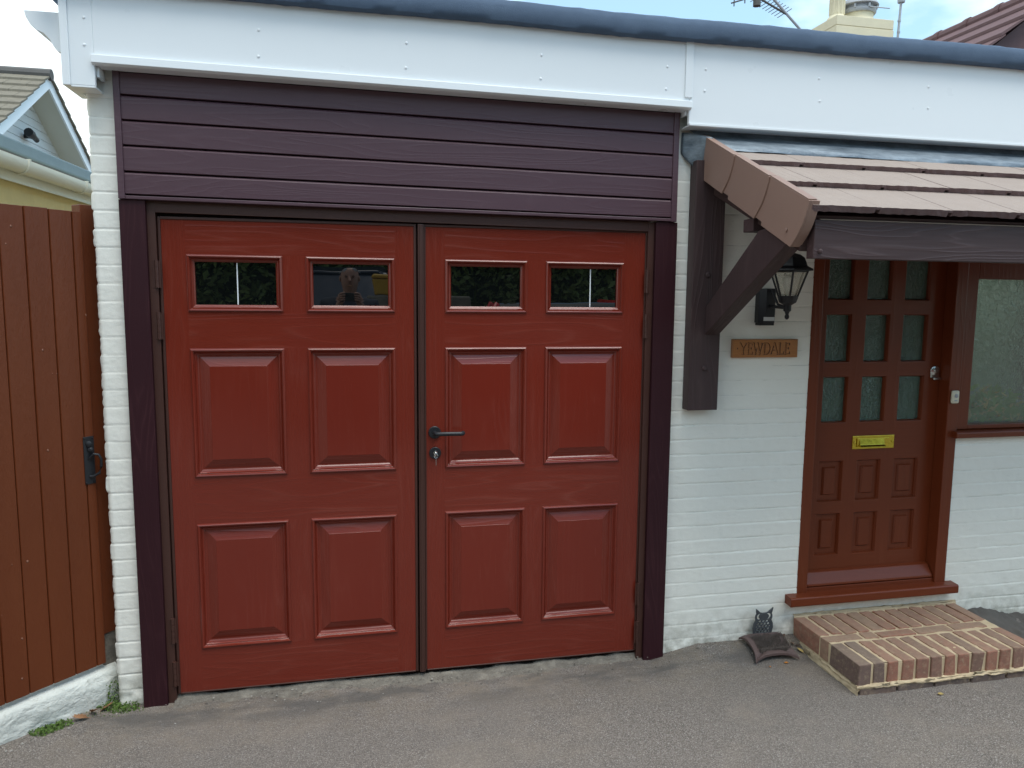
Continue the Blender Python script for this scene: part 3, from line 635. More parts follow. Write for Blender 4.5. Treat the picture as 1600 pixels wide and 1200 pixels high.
mb.add(o1+[(2.240, -.040, 2.39)], [(i, (i+1) % 8, 8) for i in range(8)]); q = mb.build('lead_flashing', 'lead', canopy, smooth='all')
sd_ = q.modifiers.new('thick', 'SOLIDIFY'); sd_.thickness = .003; ss = q.modifiers.new('sub', 'SUBSURF'); ss.subdivision_type = 'SIMPLE'; ss.levels = ss.render_levels = 2

# ------------------------------------------------------------------ wall lantern
Lx, Ly = 2.646, -.205
LN = thing('wall_lantern', 'black hexagonal coach lantern on the wall above the carved name plate', 'wall lamp', (2.64, -.02, 1.6))
mb = MB(); ph = R(10)
mb.lathe([(.106, 1.848), (.104, 1.856), (.080, 1.868), (.076, 1.880), (.066, 1.905), (.046, 1.920), (.022, 1.926), (.012, 1.930), (.010, 1.936), (.003, 1.948)], (Lx, Ly, 0), 6, mi=0, ph=ph); mb.build('lantern_roof', 'black', LN, bevel=.002)
mb = MB()
for k in range(6):
    t = ph+k*math.pi/3; c_, s_ = math.cos(t), math.sin(t); mb.tube([(Lx+.042*c_, Ly+.042*s_, 1.735), (Lx+.083*c_, Ly+.083*s_, 1.850)], .0045, 6)
mb.lathe([(.083, 1.842), (.083, 1.850)], (Lx, Ly, 0), 6, ph=ph)
mb.lathe([(.045, 1.738), (.043, 1.728), (.036, 1.708), (.022, 1.700), (.017, 1.696), (.017, 1.672), (.010, 1.666), (.007, 1.655), (.010, 1.646), (.009, 1.638), (.003, 1.632)], (Lx, Ly, 0), 18, ph=ph); mb.build('lantern_cage', 'black', LN, bevel=.001)
mb = MB(); n = 6
lo = [(Lx+.039*math.cos(ph+k*math.pi/3), Ly+.039*math.sin(ph+k*math.pi/3), 1.739) for k in range(6)]; hi = [(Lx+.079*math.cos(ph+k*math.pi/3), Ly+.079*math.sin(ph+k*math.pi/3), 1.841) for k in range(6)]
mb.add(lo+hi, [(k, (k+1) % 6, 6+(k+1) % 6, 6+k) for k in range(6)]); q = mb.build('lantern_glass', 'amber_glass', LN); sd_ = q.modifiers.new('t', 'SOLIDIFY'); sd_.thickness = .002
mb = MB(); mb.lathe([(.012, 1.742), (.013, 1.760), (.014, 1.765), (.022, 1.782), (.028, 1.800), (.026, 1.818), (.016, 1.829), (.004, 1.832)], (Lx, Ly, 0), 20); mb.build('light_bulb', 'bulb', LN, smooth=True)
mb = MB(); bx = 2.641
mb.prism([(bx-.043, -.012), (bx-.043, -.045), (bx-.028, -.068), (bx+.028, -.068), (bx+.043, -.045), (bx+.043, -.012)], lambda x, y, z: (x, y, z), 1.612, 1.772)
mb.prism([(bx-.030, -.0685), (bx-.022, -.077), (bx+.022, -.077), (bx+.030, -.0685)], lambda x, y, z: (x, y, z), 1.648, 1.772)
mb.prism([(bx-.038, -.012), (bx-.036, -.055), (bx+.036, -.055), (bx+.038, -.012)], lambda x, y, z: (x, y, z), 1.600, 1.6118)
mb.tube([(bx, -.06, 1.690), (bx, -.12, 1.688), (Lx, Ly, 1.684)], .0075, 10)
mb.tube([(bx, -.070, 1.762), (bx, -.090, 1.755), (bx, -.115, 1.725), (bx, -.135, 1.700), (Lx, Ly+.03, 1.690)], .006, 8)
mb.build('lantern_bracket', 'black', LN, bevel=.002)
mb = MB(); mb.prism([(bx-.036, -.0455), (bx-.027, -.0700), (bx+.027, -.0700), (bx+.036, -.0455)], lambda x, y, z: (x, y, z), 1.622, 1.640); mb.build('sensor_window', 'lens', LN)

# ------------------------------------------------------------------ name plate, carved
NP = thing('name_plate', 'varnished oak house name plate carved YEWDALE below the lantern', 'house sign', (2.654, -.012, 1.49))
px0, px1, pz0, pz1 = 2.483, 2.825, 1.447, 1.534
GL = {'Y': (.8, [(0, 1, .42, .48, 1.2), (.8, 1, .42, .48, .6), (.42, .5, .42, 0, 1.1), (.28, 0, .56, 0, .5), (-.05, 1, .16, 1, .5), (.68, 1, .88, 1, .5)]),
      'E': (.6, [(.1, 0, .1, 1, 1.2), (0, 1, .6, 1, .6), (0, 0, .65, 0, .6), (.1, .52, .5, .52, .6), (.6, 1, .6, .84, .5), (.65, 0, .65, .17, .5), (.5, .6, .5, .44, .4)]),
      'W': (1.15, [(0, 1, .28, 0, 1.2), (.28, 0, .58, .95, .6), (.52, 1, .82, 0, 1.2), (.82, 0, 1.12, 1, .6), (-.1, 1, .12, 1, .5), (1.0, 1, 1.22, 1, .5)]),
      'D': (.8, [(.1, 0, .1, 1, 1.1), (0, 1, .35, 1, .6), (0, 0, .35, 0, .6)]+[(.35+.42*math.sin(a), .5+.5*math.cos(a), .35+.42*math.sin(b), .5+.5*math.cos(b), 1.0) for a, b in [(i*math.pi/8, (i+1)*math.pi/8) for i in range(8)]]),
      'A': (.85, [(.02, 0, .42, 1, .6), (.42, 1, .82, 0, 1.2), (.17, .36, .66, .36, .5), (-.08, 0, .12, 0, .5), (.7, 0, .94, 0, .5)]),
      'L': (.6, [(.1, 0, .1, 1, 1.1), (0, 1, .22, 1, .5), (0, 0, .62, 0, .6), (.62, 0, .62, .18, .5)])}
nx, nzz = 300, 84; gx = np.linspace(px0, px1, nx); gz = np.linspace(pz0, pz1, nzz); GX, GZ = np.meshgrid(gx, gz, indexing='ij')
dep = np.zeros_like(GX); hh = .050; zb = pz0+.0175; cur = px0+.036; sc_ = hh*.90
for ch in 'YEWDALE':
    wd_, st = GL[ch]
    for a, b, c, d, tk in st:
        ax, az, bx_, bz = cur+a*sc_*.92, zb+b*hh, cur+c*sc_*.92, zb+d*hh; vx, vz = bx_-ax, bz-az; l2 = vx*vx+vz*vz
        t = np.clip(((GX-ax)*vx+(GZ-az)*vz)/l2, 0, 1); dd = np.hypot(GX-ax-t*vx, GZ-az-t*vz); hw = .0046*tk
        dep = np.maximum(dep, np.clip(hw-dd, 0, None)*2.6)
    cur += (wd_+.145)*sc_*.92
dep = np.maximum(dep, np.clip(.004-np.hypot(GX-px0-.024, GZ-(pz0+pz1)/2), 0, None)*2)
ed = np.minimum.reduce([GX-px0, px1-GX, GZ-pz0, pz1-GZ]); dep = dep+np.clip(.004-ed, 0, None)*.8
front_y = -.030+dep+.0006*vnoise(GX, GZ, 40, 3)
Pn = np.stack([GX, front_y, GZ], -1)
rim = Pn.copy()
nm = grid_mesh('carved_face', Pn, ['oak', 'oak_groove_shade'], NP, smooth=False)
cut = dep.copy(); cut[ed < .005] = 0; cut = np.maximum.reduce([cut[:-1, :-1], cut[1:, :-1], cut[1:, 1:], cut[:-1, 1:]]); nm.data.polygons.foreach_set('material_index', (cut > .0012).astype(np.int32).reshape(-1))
mb = MB(); mb.box(px0+.0003, px1-.0003, -.0262, -.012, pz0+.0003, pz1-.0003); mb.build('backing_board', 'oak', NP)

# door bell
DB = thing('doorbell', 'small cream bell push on the post between front door and window', 'doorbell', (3.733, -.02, 1.237))
mb = MB(); mb.box(3.712, 3.756, -.034, -.0185, 1.204, 1.270); mb.build('bell_body', 'cream', DB, bevel=.008, seg=4)
mb = MB(); mb.lathe([(.010, 0), (.010, .003), (.007, .0045)], (3.734, -.0342, 1.243), 16, 'y'); mb.box(3.726, 3.742, -.0355, -.0342, 1.216, 1.222); mb.build('bell_button', 'steel', DB, smooth=True)

# ------------------------------------------------------------------ brick step
ST = thing('brick_step', 'low brick doorstep with sandy mortar in front of the front door', 'doorstep', (3.35, -.26, 0))
sx0, sx1 = 2.890, 3.842
BR = MB(); tint = []
def brick(x0, x1, y0, y1, z0, z1, tv, worn=True):
    j = lambda: random.uniform(-.0042, .0042)
    vs = [(x+j(), y+j(), z+j()*.6) for x in (x0, x1) for y in (y0, y1) for z in (z0, z1)]
    BR.add(vs, [(0, 1, 3, 2), (4, 6, 7, 5), (0, 4, 5, 1), (2, 3, 7, 6), (0, 2, 6, 4), (1, 5, 7, 3)]); tint.extend([tv]*8)
    if worn: BR.mi[-1] = 1
nb = 13; pit = (sx1-sx0+.010)/nb
for k in range(nb):
    x = sx0+k*pit; brick(x, x+pit-.0155, -.222, -.014, .032, .133, [.6, .45, .85, .7, .95, .55, .6, .8, .45, .7, .9, .6, .85][k])
    brick(x, x+pit-.0155, -.515, -.308, .030, .130, [.1, .08, .5, .45, .4, .3, .55, .5, .25, .6, .45, .3, .5][k] if k < 13 else .4)
x = sx0
for wl in (.205, .085, .205, .205, .205):
    x2 = min(x+wl, sx1); brick(x, x2-.014, -.292, -.236, .031, .131, random.choice([.9, .8, .95, .55])); x = x2
for k in range(5):
    x = sx0+.004+k*.195; brick(x, min(x+.183, sx1), -.522, -.43, -.03, .020, random.choice([.05, .1, .0]))
bo = BR.build('brick_paving', ['brick', 'brick_worn'], ST, bevel=.005, seg=3)
at = bo.data.attributes.new('tint', 'FLOAT', 'POINT'); at.data.foreach_set('value', tint)
mx_, my_ = np.linspace(sx0+.006, sx1-.006, 120), np.linspace(-.5075, -.008, 64); MX, MY = np.meshgrid(mx_, my_, indexing='ij')
top = np.stack([MX, MY, .1262+.005*vnoise(MX, MY, 26, 41)+.003*vnoise(MX, MY, 70, 42)], -1)
dn_ = lambda E: np.stack([E*np.array([1, 1, 0])+np.array([0, 0, z]) for z in (.0, .03, .06, .09)], 0)
mo = grid_mesh('mortar_bed', top, 'mortar', ST)
mb = MB(); mb.box(sx0+.006, sx1-.006, -.5075, -.008, -.02, .122)
mb.build('mortar_core', 'mortar', ST, bevel=.003)
# mortar haunch down the left side and at the wall
def haunch(axis, u0, u1, prof, seed):
    U = np.linspace(u0, u1, int((u1-u0)/.006)); p = np.array(prof); V = np.interp(np.linspace(0, 1, 14), np.linspace(0, 1, len(p)), p[:, 0]); Zp = np.interp(np.linspace(0, 1, 14), np.linspace(0, 1, len(p)), p[:, 1])
    UU, T = np.meshgrid(U, np.linspace(0, 1, 14), indexing='ij'); amp = np.sin(np.pi*np.clip(T, 0, 1))+.25
    VV = V[None]+amp*(.009*vnoise(UU, T, 11, seed)+.006*vnoise(UU, T, 45, seed+1)); ZZ = Zp[None]+amp*(.008*vnoise(UU, T, 14, seed+2)+.006*vnoise(UU, T*3, 50, seed+3))
    P = np.stack([VV, UU, ZZ] if axis == 'y' else [UU, VV, ZZ], -1); return grid_mesh('mortar_haunch', P, 'mortar', ST)
haunch('y', -.525, -.012, [(sx0-.009, -.014), (sx0-.007, .006), (sx0-.002, .026), (sx0+.010, .030)], 81)
haunch('x', sx0-.003, sx1, [(-.006, .148), (-.016, .146), (-.026, .134), (-.030, .118)], 85)
haunch('x', sx0-.010, sx1, [(-.510, .036), (-.521, .034), (-.527, .024), (-.514, .008)], 89)
# dark grit and a scrap of plastic in the corner behind the step
gx_, gy_ = np.linspace(3.86, 4.5, 60), np.linspace(-.32, -.004, 40); A, B = np.meshgrid(gx_, gy_, indexing='ij')
hz_ = .012+.060*np.exp(-((A-3.98)/.12)**2-((B+.01)/.10)**2)+.03*np.exp(-((A-4.15)/.2)**2-((B+.0)/.09)**2)+.018*vnoise(A, B, 18, 51)+.012*vnoise(A, B, 50, 52)
edge_ = np.minimum.reduce([(A-3.86)/.03, (4.5-A)/.03, (B+.32)/.06, np.ones_like(A)]); hz_ = np.where(edge_ < 1, hz_*np.clip(edge_, 0, 1)-.012*(1-np.clip(edge_, 0, 1)), hz_)
o = grid_mesh('grit_heap', np.stack([A, B, hz_+.004], -1), 'hump'); tag(o, 'dark heap of grit in the corner right of the brick step', 'grit', kind='stuff')

# ------------------------------------------------------------------ owl boot scraper
BS = thing('boot_scraper', 'cast iron boot scraper with an owl back plate and a brush, on the asphalt', 'boot scraper', (2.70, -.10, .03))
ow0, oz0 = 2.705, .060   # owl centre and foot; it stands at the back of the base
def owl_curve():
    c = bpy.data.curves.new('owl', 'CURVE'); c.dimensions = '2D'; c.fill_mode = 'BOTH'; c.extrude = .003; c.bevel_depth = .0012; c.bevel_resolution = 1
    def sp(pts):
        s = c.splines.new('POLY'); s.points.add(len(pts)-1)
        for p, (a, b) in zip(s.points, pts): p.co = (a, b, 0, 1)
        s.use_cyclic_u = True
    W = 1.0
    half = [(0, .000), (.040, .000), (.050, .020), (.0535, .045), (.050, .068), (.042, .085), (.0425, .088), (.045, .098), (.044, .112), (.040, .120), (.043, .134), (.045, .147), (.034, .138), (.020, .1255), (.008, .123), (0, .123)]
    sp(half+[(-a, b) for a, b in half[::-1][1:-1]])
    for sg in (-1, 1):
        big = [(.021+.0155*math.cos(t), .104+.0155*math.sin(t)) for t in [i*math.pi*2/20 for i in range(20)]]
        pts = []
        for i in range(13):       # crescent eye
            t = R(-115)+R(230)*i/12; pts.append((.0215+.0185*math.cos(t), .105+.0172*math.sin(t)))
        for i in range(13):
            t = R(115)-R(230)*i/12; pts.append((.0135+.0120*math.cos(t), .105+.0125*math.sin(t)))
        sp([(sg*a, b) for a, b in pts])
        sp([(sg*a, b) for a, b in [(.032, .128), (.0385, .125), (.0400, .136)]])
    for r, (zz, n, st) in enumerate([(.078, 3, .019), (.064, 4, .018), (.050, 5, .0175), (.036, 4, .0195), (.022, 5, .0175), (.009, 4, .0185)]):
        for k in range(n):
            cx = (k-(n-1)/2)*st; rr = .0084 if abs(cx) < .03 else .0060
            sp([(cx+rr*1.12*math.cos(t), zz+rr*(math.sin(t) if math.sin(t) > 0 else   .6*math.sin(t))) for t in [i*math.pi*2/12 for i in range(12)]])
    return c
co = bpy.data.objects.new('owl_tmp', owl_curve()); COL.objects.link(co)
dg = bpy.context.evaluated_depsgraph_get(); me = bpy.data.meshes.new_from_object(co.evaluated_get(dg)); bpy.data.objects.remove(co)
for v in me.vertices: v.co = Vector((ow0+v.co.x, -.035-v.co.z+.012*(v.co.y/.14)*-1, oz0+v.co.y))
me.materials.clear(); me.materials.append(M['iron']); oo = bpy.data.objects.new('owl_figure', me); COL.objects.link(oo); link(oo, BS)
cxs, cys = 2.702, -.105; hwx, hwy = .116, .084
outl = []
for (ax, ay), (bx_, by) in zip([(-1, -1), (1, -1), (1, 1), (-1, 1)], [(1, -1), (1, 1), (-1, 1), (-1, -1)]):
    for k in range(14):
        t = k/14; q = math.sin(math.pi*t)**.8*.21; x_, y_ = ax+(bx_-ax)*t, ay+(by-ay)*t
        if ax == bx_: x_ *= 1-q*.8
        else: y_ *= 1-q
        outl.append((cxs+x_*hwx, cys+y_*hwy))
mb = MB(); n = len(outl)
gz_ = lambda x, y: float(ground_z(np.array(x), np.array(y)))
def lift(x, y): 
    e = max(abs(x-cxs)/hwx*1.0, 0)*max(abs(y-cys)/hwy, 0); return gz_(x, y)+.006+.022*(1-min(1, e)**3)
topv = [(x, y, lift(x, y)+.012) for x, y in outl]; botv = [(x, y, lift(x, y)) for x, y in outl]; inn = [(cxs+(x-cxs)*.80, cys+(y-cys)*.80, lift(x, y)+.016) for x, y in outl]
mb.add(botv+topv+inn+[(cxs, cys, gz_(cxs, cys)+.030)], [(i, (i+1) % n, n+(i+1) % n, n+i) for i in range(n)]+[(n+i, n+(i+1) % n, 2*n+(i+1) % n, 2*n+i) for i in range(n)]+[(2*n+i, 2*n+(i+1) % n, 3*n) for i in range(n)])
mb.build('base_plate', 'rust', BS, bevel=.002)
mb = MB()
for i in range(1500):
    x = cxs+.0+random.uniform(-.070, .086); y = cys+random.uniform(-.046, .044); h = .030+random.uniform(-.006, .007); z = gz_(x, y)+.022
    dx_, dy_ = (x-cxs)*.10+random.uniform(-.006, .006), (y-cys)*.10+random.uniform(-.006, .006); wb = .0011
    mb.add([(x-wb, y, z), (x+wb, y, z), (x+dx_+wb*.6, y+dy_, z+h), (x+dx_-wb*.6, y+dy_, z+h)], [(0, 1, 2, 3)]); mb.add([(x, y-wb, z), (x, y+wb, z), (x+dx_, y+dy_, z+h)], [(0, 1, 2)])
mb.box(cxs-.068, cxs+.084, cys-.044, cys+.042, .03, .050)
mb.build('brush', 'bristle', BS)

# ------------------------------------------------------------------ side gate, post and plinth
GA = R(44); gd = Vector((math.sin(GA), math.cos(GA), 0)); gn = Vector((gd.y, -gd.x, 0)); G0 = Vector((-.27, .06, 0))
def gp_(s, n, z): return tuple(G0+gd*s+gn*n+Vector((0, 0, z)))
GT = thing('side_gate', 'tall brown painted boarded gate left of the garage', 'gate', gp_(-.4, 0, .17))
mb = MB(); edges = [-.245-.0865*k for k in range(15, -1, -1)]+[-.158, -.072, -.034]
for a, b in zip(edges[:-1], edges[1:]):
    if b-a < .02: continue
    e = random.uniform(-.0012, .0012); c_ = .0035
    mb.prism([(a+.0008, -.03), (a+.0008, -.004), (a+c_, e), (b-c_, e), (b-.0008, -.004), (b-.0008, -.03)], lambda s, n, z: gp_(s, n, z), .182, 2.036+.004*random.random())
mb.box(-1.53, -.036, -.033, -.0302, .184, 2.03, 0, gp_)
mb.build('boarding', 'gate', GT, bevel=.001)
mb = MB(); mb.box(-.0335, .045, -.075, -.012, .30, 2.068, 0, gp_); mb.build('gate_post', 'gate', GT, bevel=.004)
mb = MB(); zc_ = 1.05
mb.box(-.080, -.038, .0008, .004, .954, 1.148, 0, gp_)
mb.tube([gp_(-.062, .004, 1.055), gp_(-.050, .022, 1.078), gp_(-.038, .034, 1.074), gp_(-.031, .038, 1.055), gp_(-.031, .036, 1.025), gp_(-.037, .030, .998), gp_(-.052, .014, .985), gp_(-.062, .004, .985)], .0055, 8)
mb.lathe([(.014, 0), (.014, .006), (.006, .010)], gp_(-.06, .006, 1.118), 10, 'y'); mb.lathe([(.012, 0), (.012, .006), (.006, .010)], gp_(-.055, .006, 1.095), 10, 'y')
for s_, z_ in ((-.075, .960), (-.044, .960), (-.075, 1.142), (-.044, 1.142)): mb.lathe([(.0035, 0), (.0035, .003), (.002, .004)], gp_(s_, .004, z_), 8, 'y')
mb.build('ring_handle', 'black', GT, bevel=.001, smooth=True)
# rendered plinth under the gate
ss_, tt = np.linspace(-1.75, .012, 230), np.linspace(0, 1, 40); SS, TT = np.meshgrid(ss_, tt, indexing='ij')
prof_n = np.interp(tt, [0, .55, .72, .84, 1.0], [.022, .017, .008, -.010, -.07]); prof_z = np.interp(tt, [0, .55, .72, .84, 1.0], [-.04, .110, .142, .158, .180])
N_ = prof_n[None]*np.ones_like(SS)+(.020*vnoise(SS, TT*.4, 7, 61)+.012*vnoise(SS+TT*.06, TT*.3, 22, 62)+.005*vnoise(SS, TT, 60, 63))*(1-TT*.7)
Z_ = prof_z[None]*np.ones_like(SS)+.010*vnoise(SS, SS*0, 5, 64)*TT
P = np.array(G0)[None, None]+SS[..., None]*np.array(gd)+N_[..., None]*np.array(gn)+Z_[..., None]*np.array([0, 0, 1])
o = grid_mesh('low_wall', P, 'plinth'); tag(o, 'low rough white rendered kerb wall under the brown gate', 'low wall')
mb = MB(); mb.box(-.034, .04, -.075, -.02, .15, .30, 0, gp_); q = mb.build('gate_pad', 'concrete', GT, bevel=.006); q['label'] = 'bare concrete pad under the gate post'
# moss and weeds in the corner
mb = MB()
def leaves_at(c, r, n, size, h):
    for i in range(n):
        a, d = random.uniform(0, 6.28), r*math.sqrt(random.random()); x, y = c[0]+d*math.cos(a)*c[3], c[1]+d*math.sin(a)*.6; z = max(gz_(x, y), 0)+random.random()**1.5*h+c[2]
        v = Vector((random.gauss(0, 1), random.gauss(0, 1)-.5, random.gauss(0, .6)+.5)).normalized(); t = v.cross(Vector((random.gauss(0, 1), random.gauss(0, 1), random.gauss(0, 1)))).normalized(); b = v.cross(t); s = size*random.uniform(.5, 1.2); p = Vector((x, y, z))
        mb.add([p-t*s, p-b*s*.6, p+t*s, p+b*s*.6], [(0, 1, 2, 3)])
leaves_at((-.28, -.03, 0, 1.6), .10, 160, .0042, .006); leaves_at((-.262, .030, .0, 1.0), .05, 420, .006, .10); leaves_at((-.225, -.035, 0, 1.3), .055, 420, .0055, .022); leaves_at((-.30, -.0, 0, 1.2), .05, 200, .0055, .016)

for s_ in (-.24, -.27, -.30, -.33): leaves_at((*gp_(s_, .040, 0)[:2], 0, 1.0), .035, 150, .006, .014)
o = mb.build('moss', 'moss'); tag(o, 'green moss and tiny weeds in the corner below the gate', 'moss', kind='stuff')
q = MB(); r_ = random.Random(5)
for i in range(650):
    k = r_.random()
    if k < .45: x, y = r_.uniform(-.05, 2.2), -.02-abs(r_.gauss(0, .07))
    elif k < .7: x, y = r_.uniform(2.2, 2.88), -.012-abs(r_.gauss(0, .05))
    elif k < .85: x, y, _ = gp_(r_.uniform(-.5, 0), .03+abs(r_.gauss(0, .06)), 0)
    else: x, y = r_.uniform(-.5, 4.2), r_.uniform(-1.4, -.1)
    s_ = abs(r_.gauss(0, .0022))+.0014; z = gz_(x, y)+s_*.3+(.012 if (k < .45 and y > -.07) else 0)
    vs = [(x+s_*r_.uniform(.6, 1.2)*a, y+s_*r_.uniform(.6, 1.2)*b, z+s_*r_.uniform(.4, .8)*c) for a, b, c in ((1, 0, 0), (-1, 0, 0), (0, 1, 0), (0, -1, 0), (0, 0, 1), (0, 0, -1))]
    q.add(vs, [(0, 2, 4), (2, 1, 4), (1, 3, 4), (3, 0, 4), (2, 0, 5), (1, 2, 5), (3, 1, 5), (0, 3, 5)], r_.choice([0, 0, 1, 2]))
o = q.build('loose_grit', ['concrete', 'grit', 'hump']); tag(o, 'loose grit and tiny stones scattered along the foot of the doors and wall', 'grit', kind='stuff')
# fallen leaves
def fallen(x, y, size, mat, label, rz, lobed=True, zoff=.0, group=None, tilt_=.2):
    n = 20; pts = []
    for k in range(n):
        t = 2*math.pi*k/n; r = size*(.62+.38*math.cos(t)**2)*(1-.28*(k % 2) if lobed else 1-.02*(k % 2)); pts.append((r*math.cos(t), r*math.sin(t)*.7))
    vs = [(0, 0, .002)]+[(a, b, size*(.10+.30*abs(b)/size*1.0+.06*math.sin(3*a/size))) for a, b in pts]; vs += [(size*1.0, 0, .01*1), (size*1.5, .1*size, .004)]
    q = MB(); q.add(vs[:n+1], [(0, 1+k, 1+(k+1) % n) for k in range(n)]); q.tube([(size*.9, 0, size*.1), (size*1.45, .12*size, size*.05)], size*.03, 5)
    o = q.build('fallen_leaf', mat, None, smooth='all'); z = gz_(x, y); o.location = (x, y, z+.003+zoff); o.rotation_euler = (tilt_*.5, tilt_, rz)
    s = o.modifiers.new('t', 'SOLIDIFY'); s.thickness = .0006
    return tag(o, label, 'leaf', group)
fallen(*gp_(-0.185, .060, 0)[:2], .034, 'leaf_brown', 'large curled brown dead leaf lying furthest from the pier, under the white kerb', .6, zoff=.010, tilt_=.5)
fallen(*gp_(-0.13, .060, 0)[:2], .036, 'leaf_brown', 'brown dead leaf between two others against the white kerb', 2.2, zoff=.014, tilt_=.6)
fallen(*gp_(-0.075, .060, 0)[:2], .030, 'leaf_brown', 'brown dead leaf nearest the moss in the gate corner', 3.6, zoff=.012, tilt_=.5)
fallen(2.740, -.200, .013, 'leaf_orange', 'small bright orange leaf in front of the boot scraper', .3, False)
fallen(2.645, -.215, .008, 'leaf_orange', 'tiny tan leaf scrap at the front corner of the boot scraper', 1.3, False)
fallen(3.255, -.585, .017, 'leaf_straw', 'pale straw coloured leaf in front of the brick step', .2, False)
for k, (x, y, s, mt) in enumerate([(2.815, -.055, .017, 'leaf_dark'), (2.845, -.085, .018, 'leaf_brown'), (2.865, -.10, .015, 'leaf_dark'), (2.83, -.03, .016, 'leaf_dark'), (2.86, -.13, .020, 'leaf_straw'), (2.80, -.035, .013, 'leaf_brown')]):
    fallen(x, y, s, mt, 'dead leaf in the little drift between boot scraper and brick step', k*1.3, True, .006, 'dead leaves beside the step', .4)

# ------------------------------------------------------------------ neighbour's flat-roofed garage
NG = thing('neighbour_garage', 'yellow flat roofed garage with an ivory gutter behind the gate', 'garage', (-2.6, 4, 0))
ya, yb = .55, 8.5
zt = lambda y: .010*(y-2)
sk = lambda x, y, z: (x, y, z+(.034*(y-1.9)/1.5 if z > 2.2 else 0)*.9)
mb = MB(); mb.box(-4.2, -1.36, ya, yb, -.03, 2.55, 0, sk); mb.build('wall', 'yellow', NG)
mb = MB(); mb.box(-4.3, -1.30, ya, yb, 2.585, 2.672, 0, sk); mb.build('roof_edge', 'felt_pale', NG, bevel=.012)
mb = MB(); mb.box(-1.36, -1.318, ya, yb, 2.45, 2.584, 0, sk); mb.build('fascia', 'grey_board', NG)
mb = MB(); arc = [(-1.317, 2.525)]+[(-1.262+.055*math.cos(t)*1.0, 2.52+.062*math.sin(t)) for t in [math.pi+math.pi*k/14 for k in range(15)]]+[(-1.207, 2.536)]
mb.prism(arc, lambda x, z, y: sk(x, y, z), ya, yb); gutn = mb.build('gutter', 'ivory', NG, smooth=True, ang=60)
mb = MB(); mb.box(-1.3175, -1.306, ya, yb, 2.405, 2.47, 0, sk); mb.build('gutter_board', 'ivory', NG)
for y in (1.55, 2.05, 3.1, 4.1):
    q = MB(); a2 = [(x-.000+(.006 if x > -1.26 else -.0), z) for x, z in arc]
    outer = [(-1.317, 2.53)]+[(-1.262+.060*math.cos(t), 2.518+.068*math.sin(t)) for t in [math.pi+math.pi*k/14 for k in range(15)]]+[(-1.2, 2.545)]
    q.prism(outer, lambda x, z, yy: sk(x, yy, z), y-.014, y+.014); q.build('gutter_bracket', 'ivory', gutn, smooth=True, ang=50)

# neighbour's gabled house
NH = thing('neighbour_house', 'white boarded gable end with a grey tiled roof beyond the yellow garage', 'house', (-7, 10.6, 0))
gx0 = -4.0; ay, az = 10.62, 5.24; slope = math.tan(R(31)); hw_ = 3.2
def rk(d): return az-d*slope
mb = MB(); mb.prism([(ay-hw_+.3, 0), (ay-hw_+.3, rk(hw_-.3)-.12), (ay, az-.12), (ay+hw_-.3, rk(hw_-.3)-.12), (ay+hw_-.3, 0)], lambda y, z, x: (x, y, z), gx0-8, gx0-.42); 
for k in range(16):
    z = 3.0+k*.135; half = (az-.15-z)/slope
    if half > .1: mb.box(gx0-.43, gx0-.405, ay-half, ay+half, z, z+.125)
mb.build('gable_wall', 'cladwhite', NH, bevel=.004)
for sg in (-1, 1):
    mb = MB(); y1 = ay+sg*hw_; T_ = .085
    mb.prism([(ay, az-.005), (ay, az-.205), (y1, rk(hw_)-.205), (y1, rk(hw_)-.005)], lambda y, z, x: (x, y, z), gx0-.03, gx0); mb.build('bargeboard', 'upvc', NH)
    mb = MB(); mb.prism([(ay, az-.15), (ay, az-.17), (y1, rk(hw_)-.17), (y1, rk(hw_)-.15)], lambda y, z, x: (x, y, z), gx0-.42, gx0-.03); mb.build('soffit', 'soffit', NH)
RF = MB()
for sg in (-1, 1):
    nc = 13
    for k in range(nc):
        d0, d1 = hw_*k/nc+.02, hw_*(k+1)/nc+.06; y0_, y1_ = ay+sg*d0, ay+sg*d1
        z0_, z1_ = rk(d0)+.005, rk(d1)+.045
        x = gx0+.04; j = 0
        while x > gx0-9:
            wx = .33 if not (j == 0 and k % 2) else .17; j += 1
            RF.prism([(y0_, z0_), (y1_, z1_), (y1_, z1_-.035), (y0_, z0_-.02)], lambda y, z, xx: (xx, y, z), x-wx+.006, x); x -= wx
RF.build('roof', 'grey_tile', NH)
mb = MB(); mb.tube([(gx0+.05, ay, az+.01), (gx0-9, ay, az+.01)], .09, 10); mb.build('ridge_tile', 'slate_edge', NH)
SL = thing('security_light', 'small dark security lamp on the white gable of the neighbour house', 'security light', (gx0-.40, 10.0, 4.1))
lp = Vector((gx0-.40, 10.60, 4.26))
mb = MB(); mb.tube([lp+Vector((-.002, 0, 0)), lp+Vector((.10, .0, .0)), lp+Vector((.16, 0, -.01))], .035, 10); mb.build('lamp_arm', 'black', SL)
mb = MB(); mb.tube([lp+Vector((.12, -.16, .04)), lp+Vector((.12, -.06, .02)), lp+Vector((.12, .05, 0)), lp+Vector((.12, .16, -.03))], [.07, .07, .045, .04], 12); mb.build('lamp_head', 'black', SL, smooth=True, ang=40)

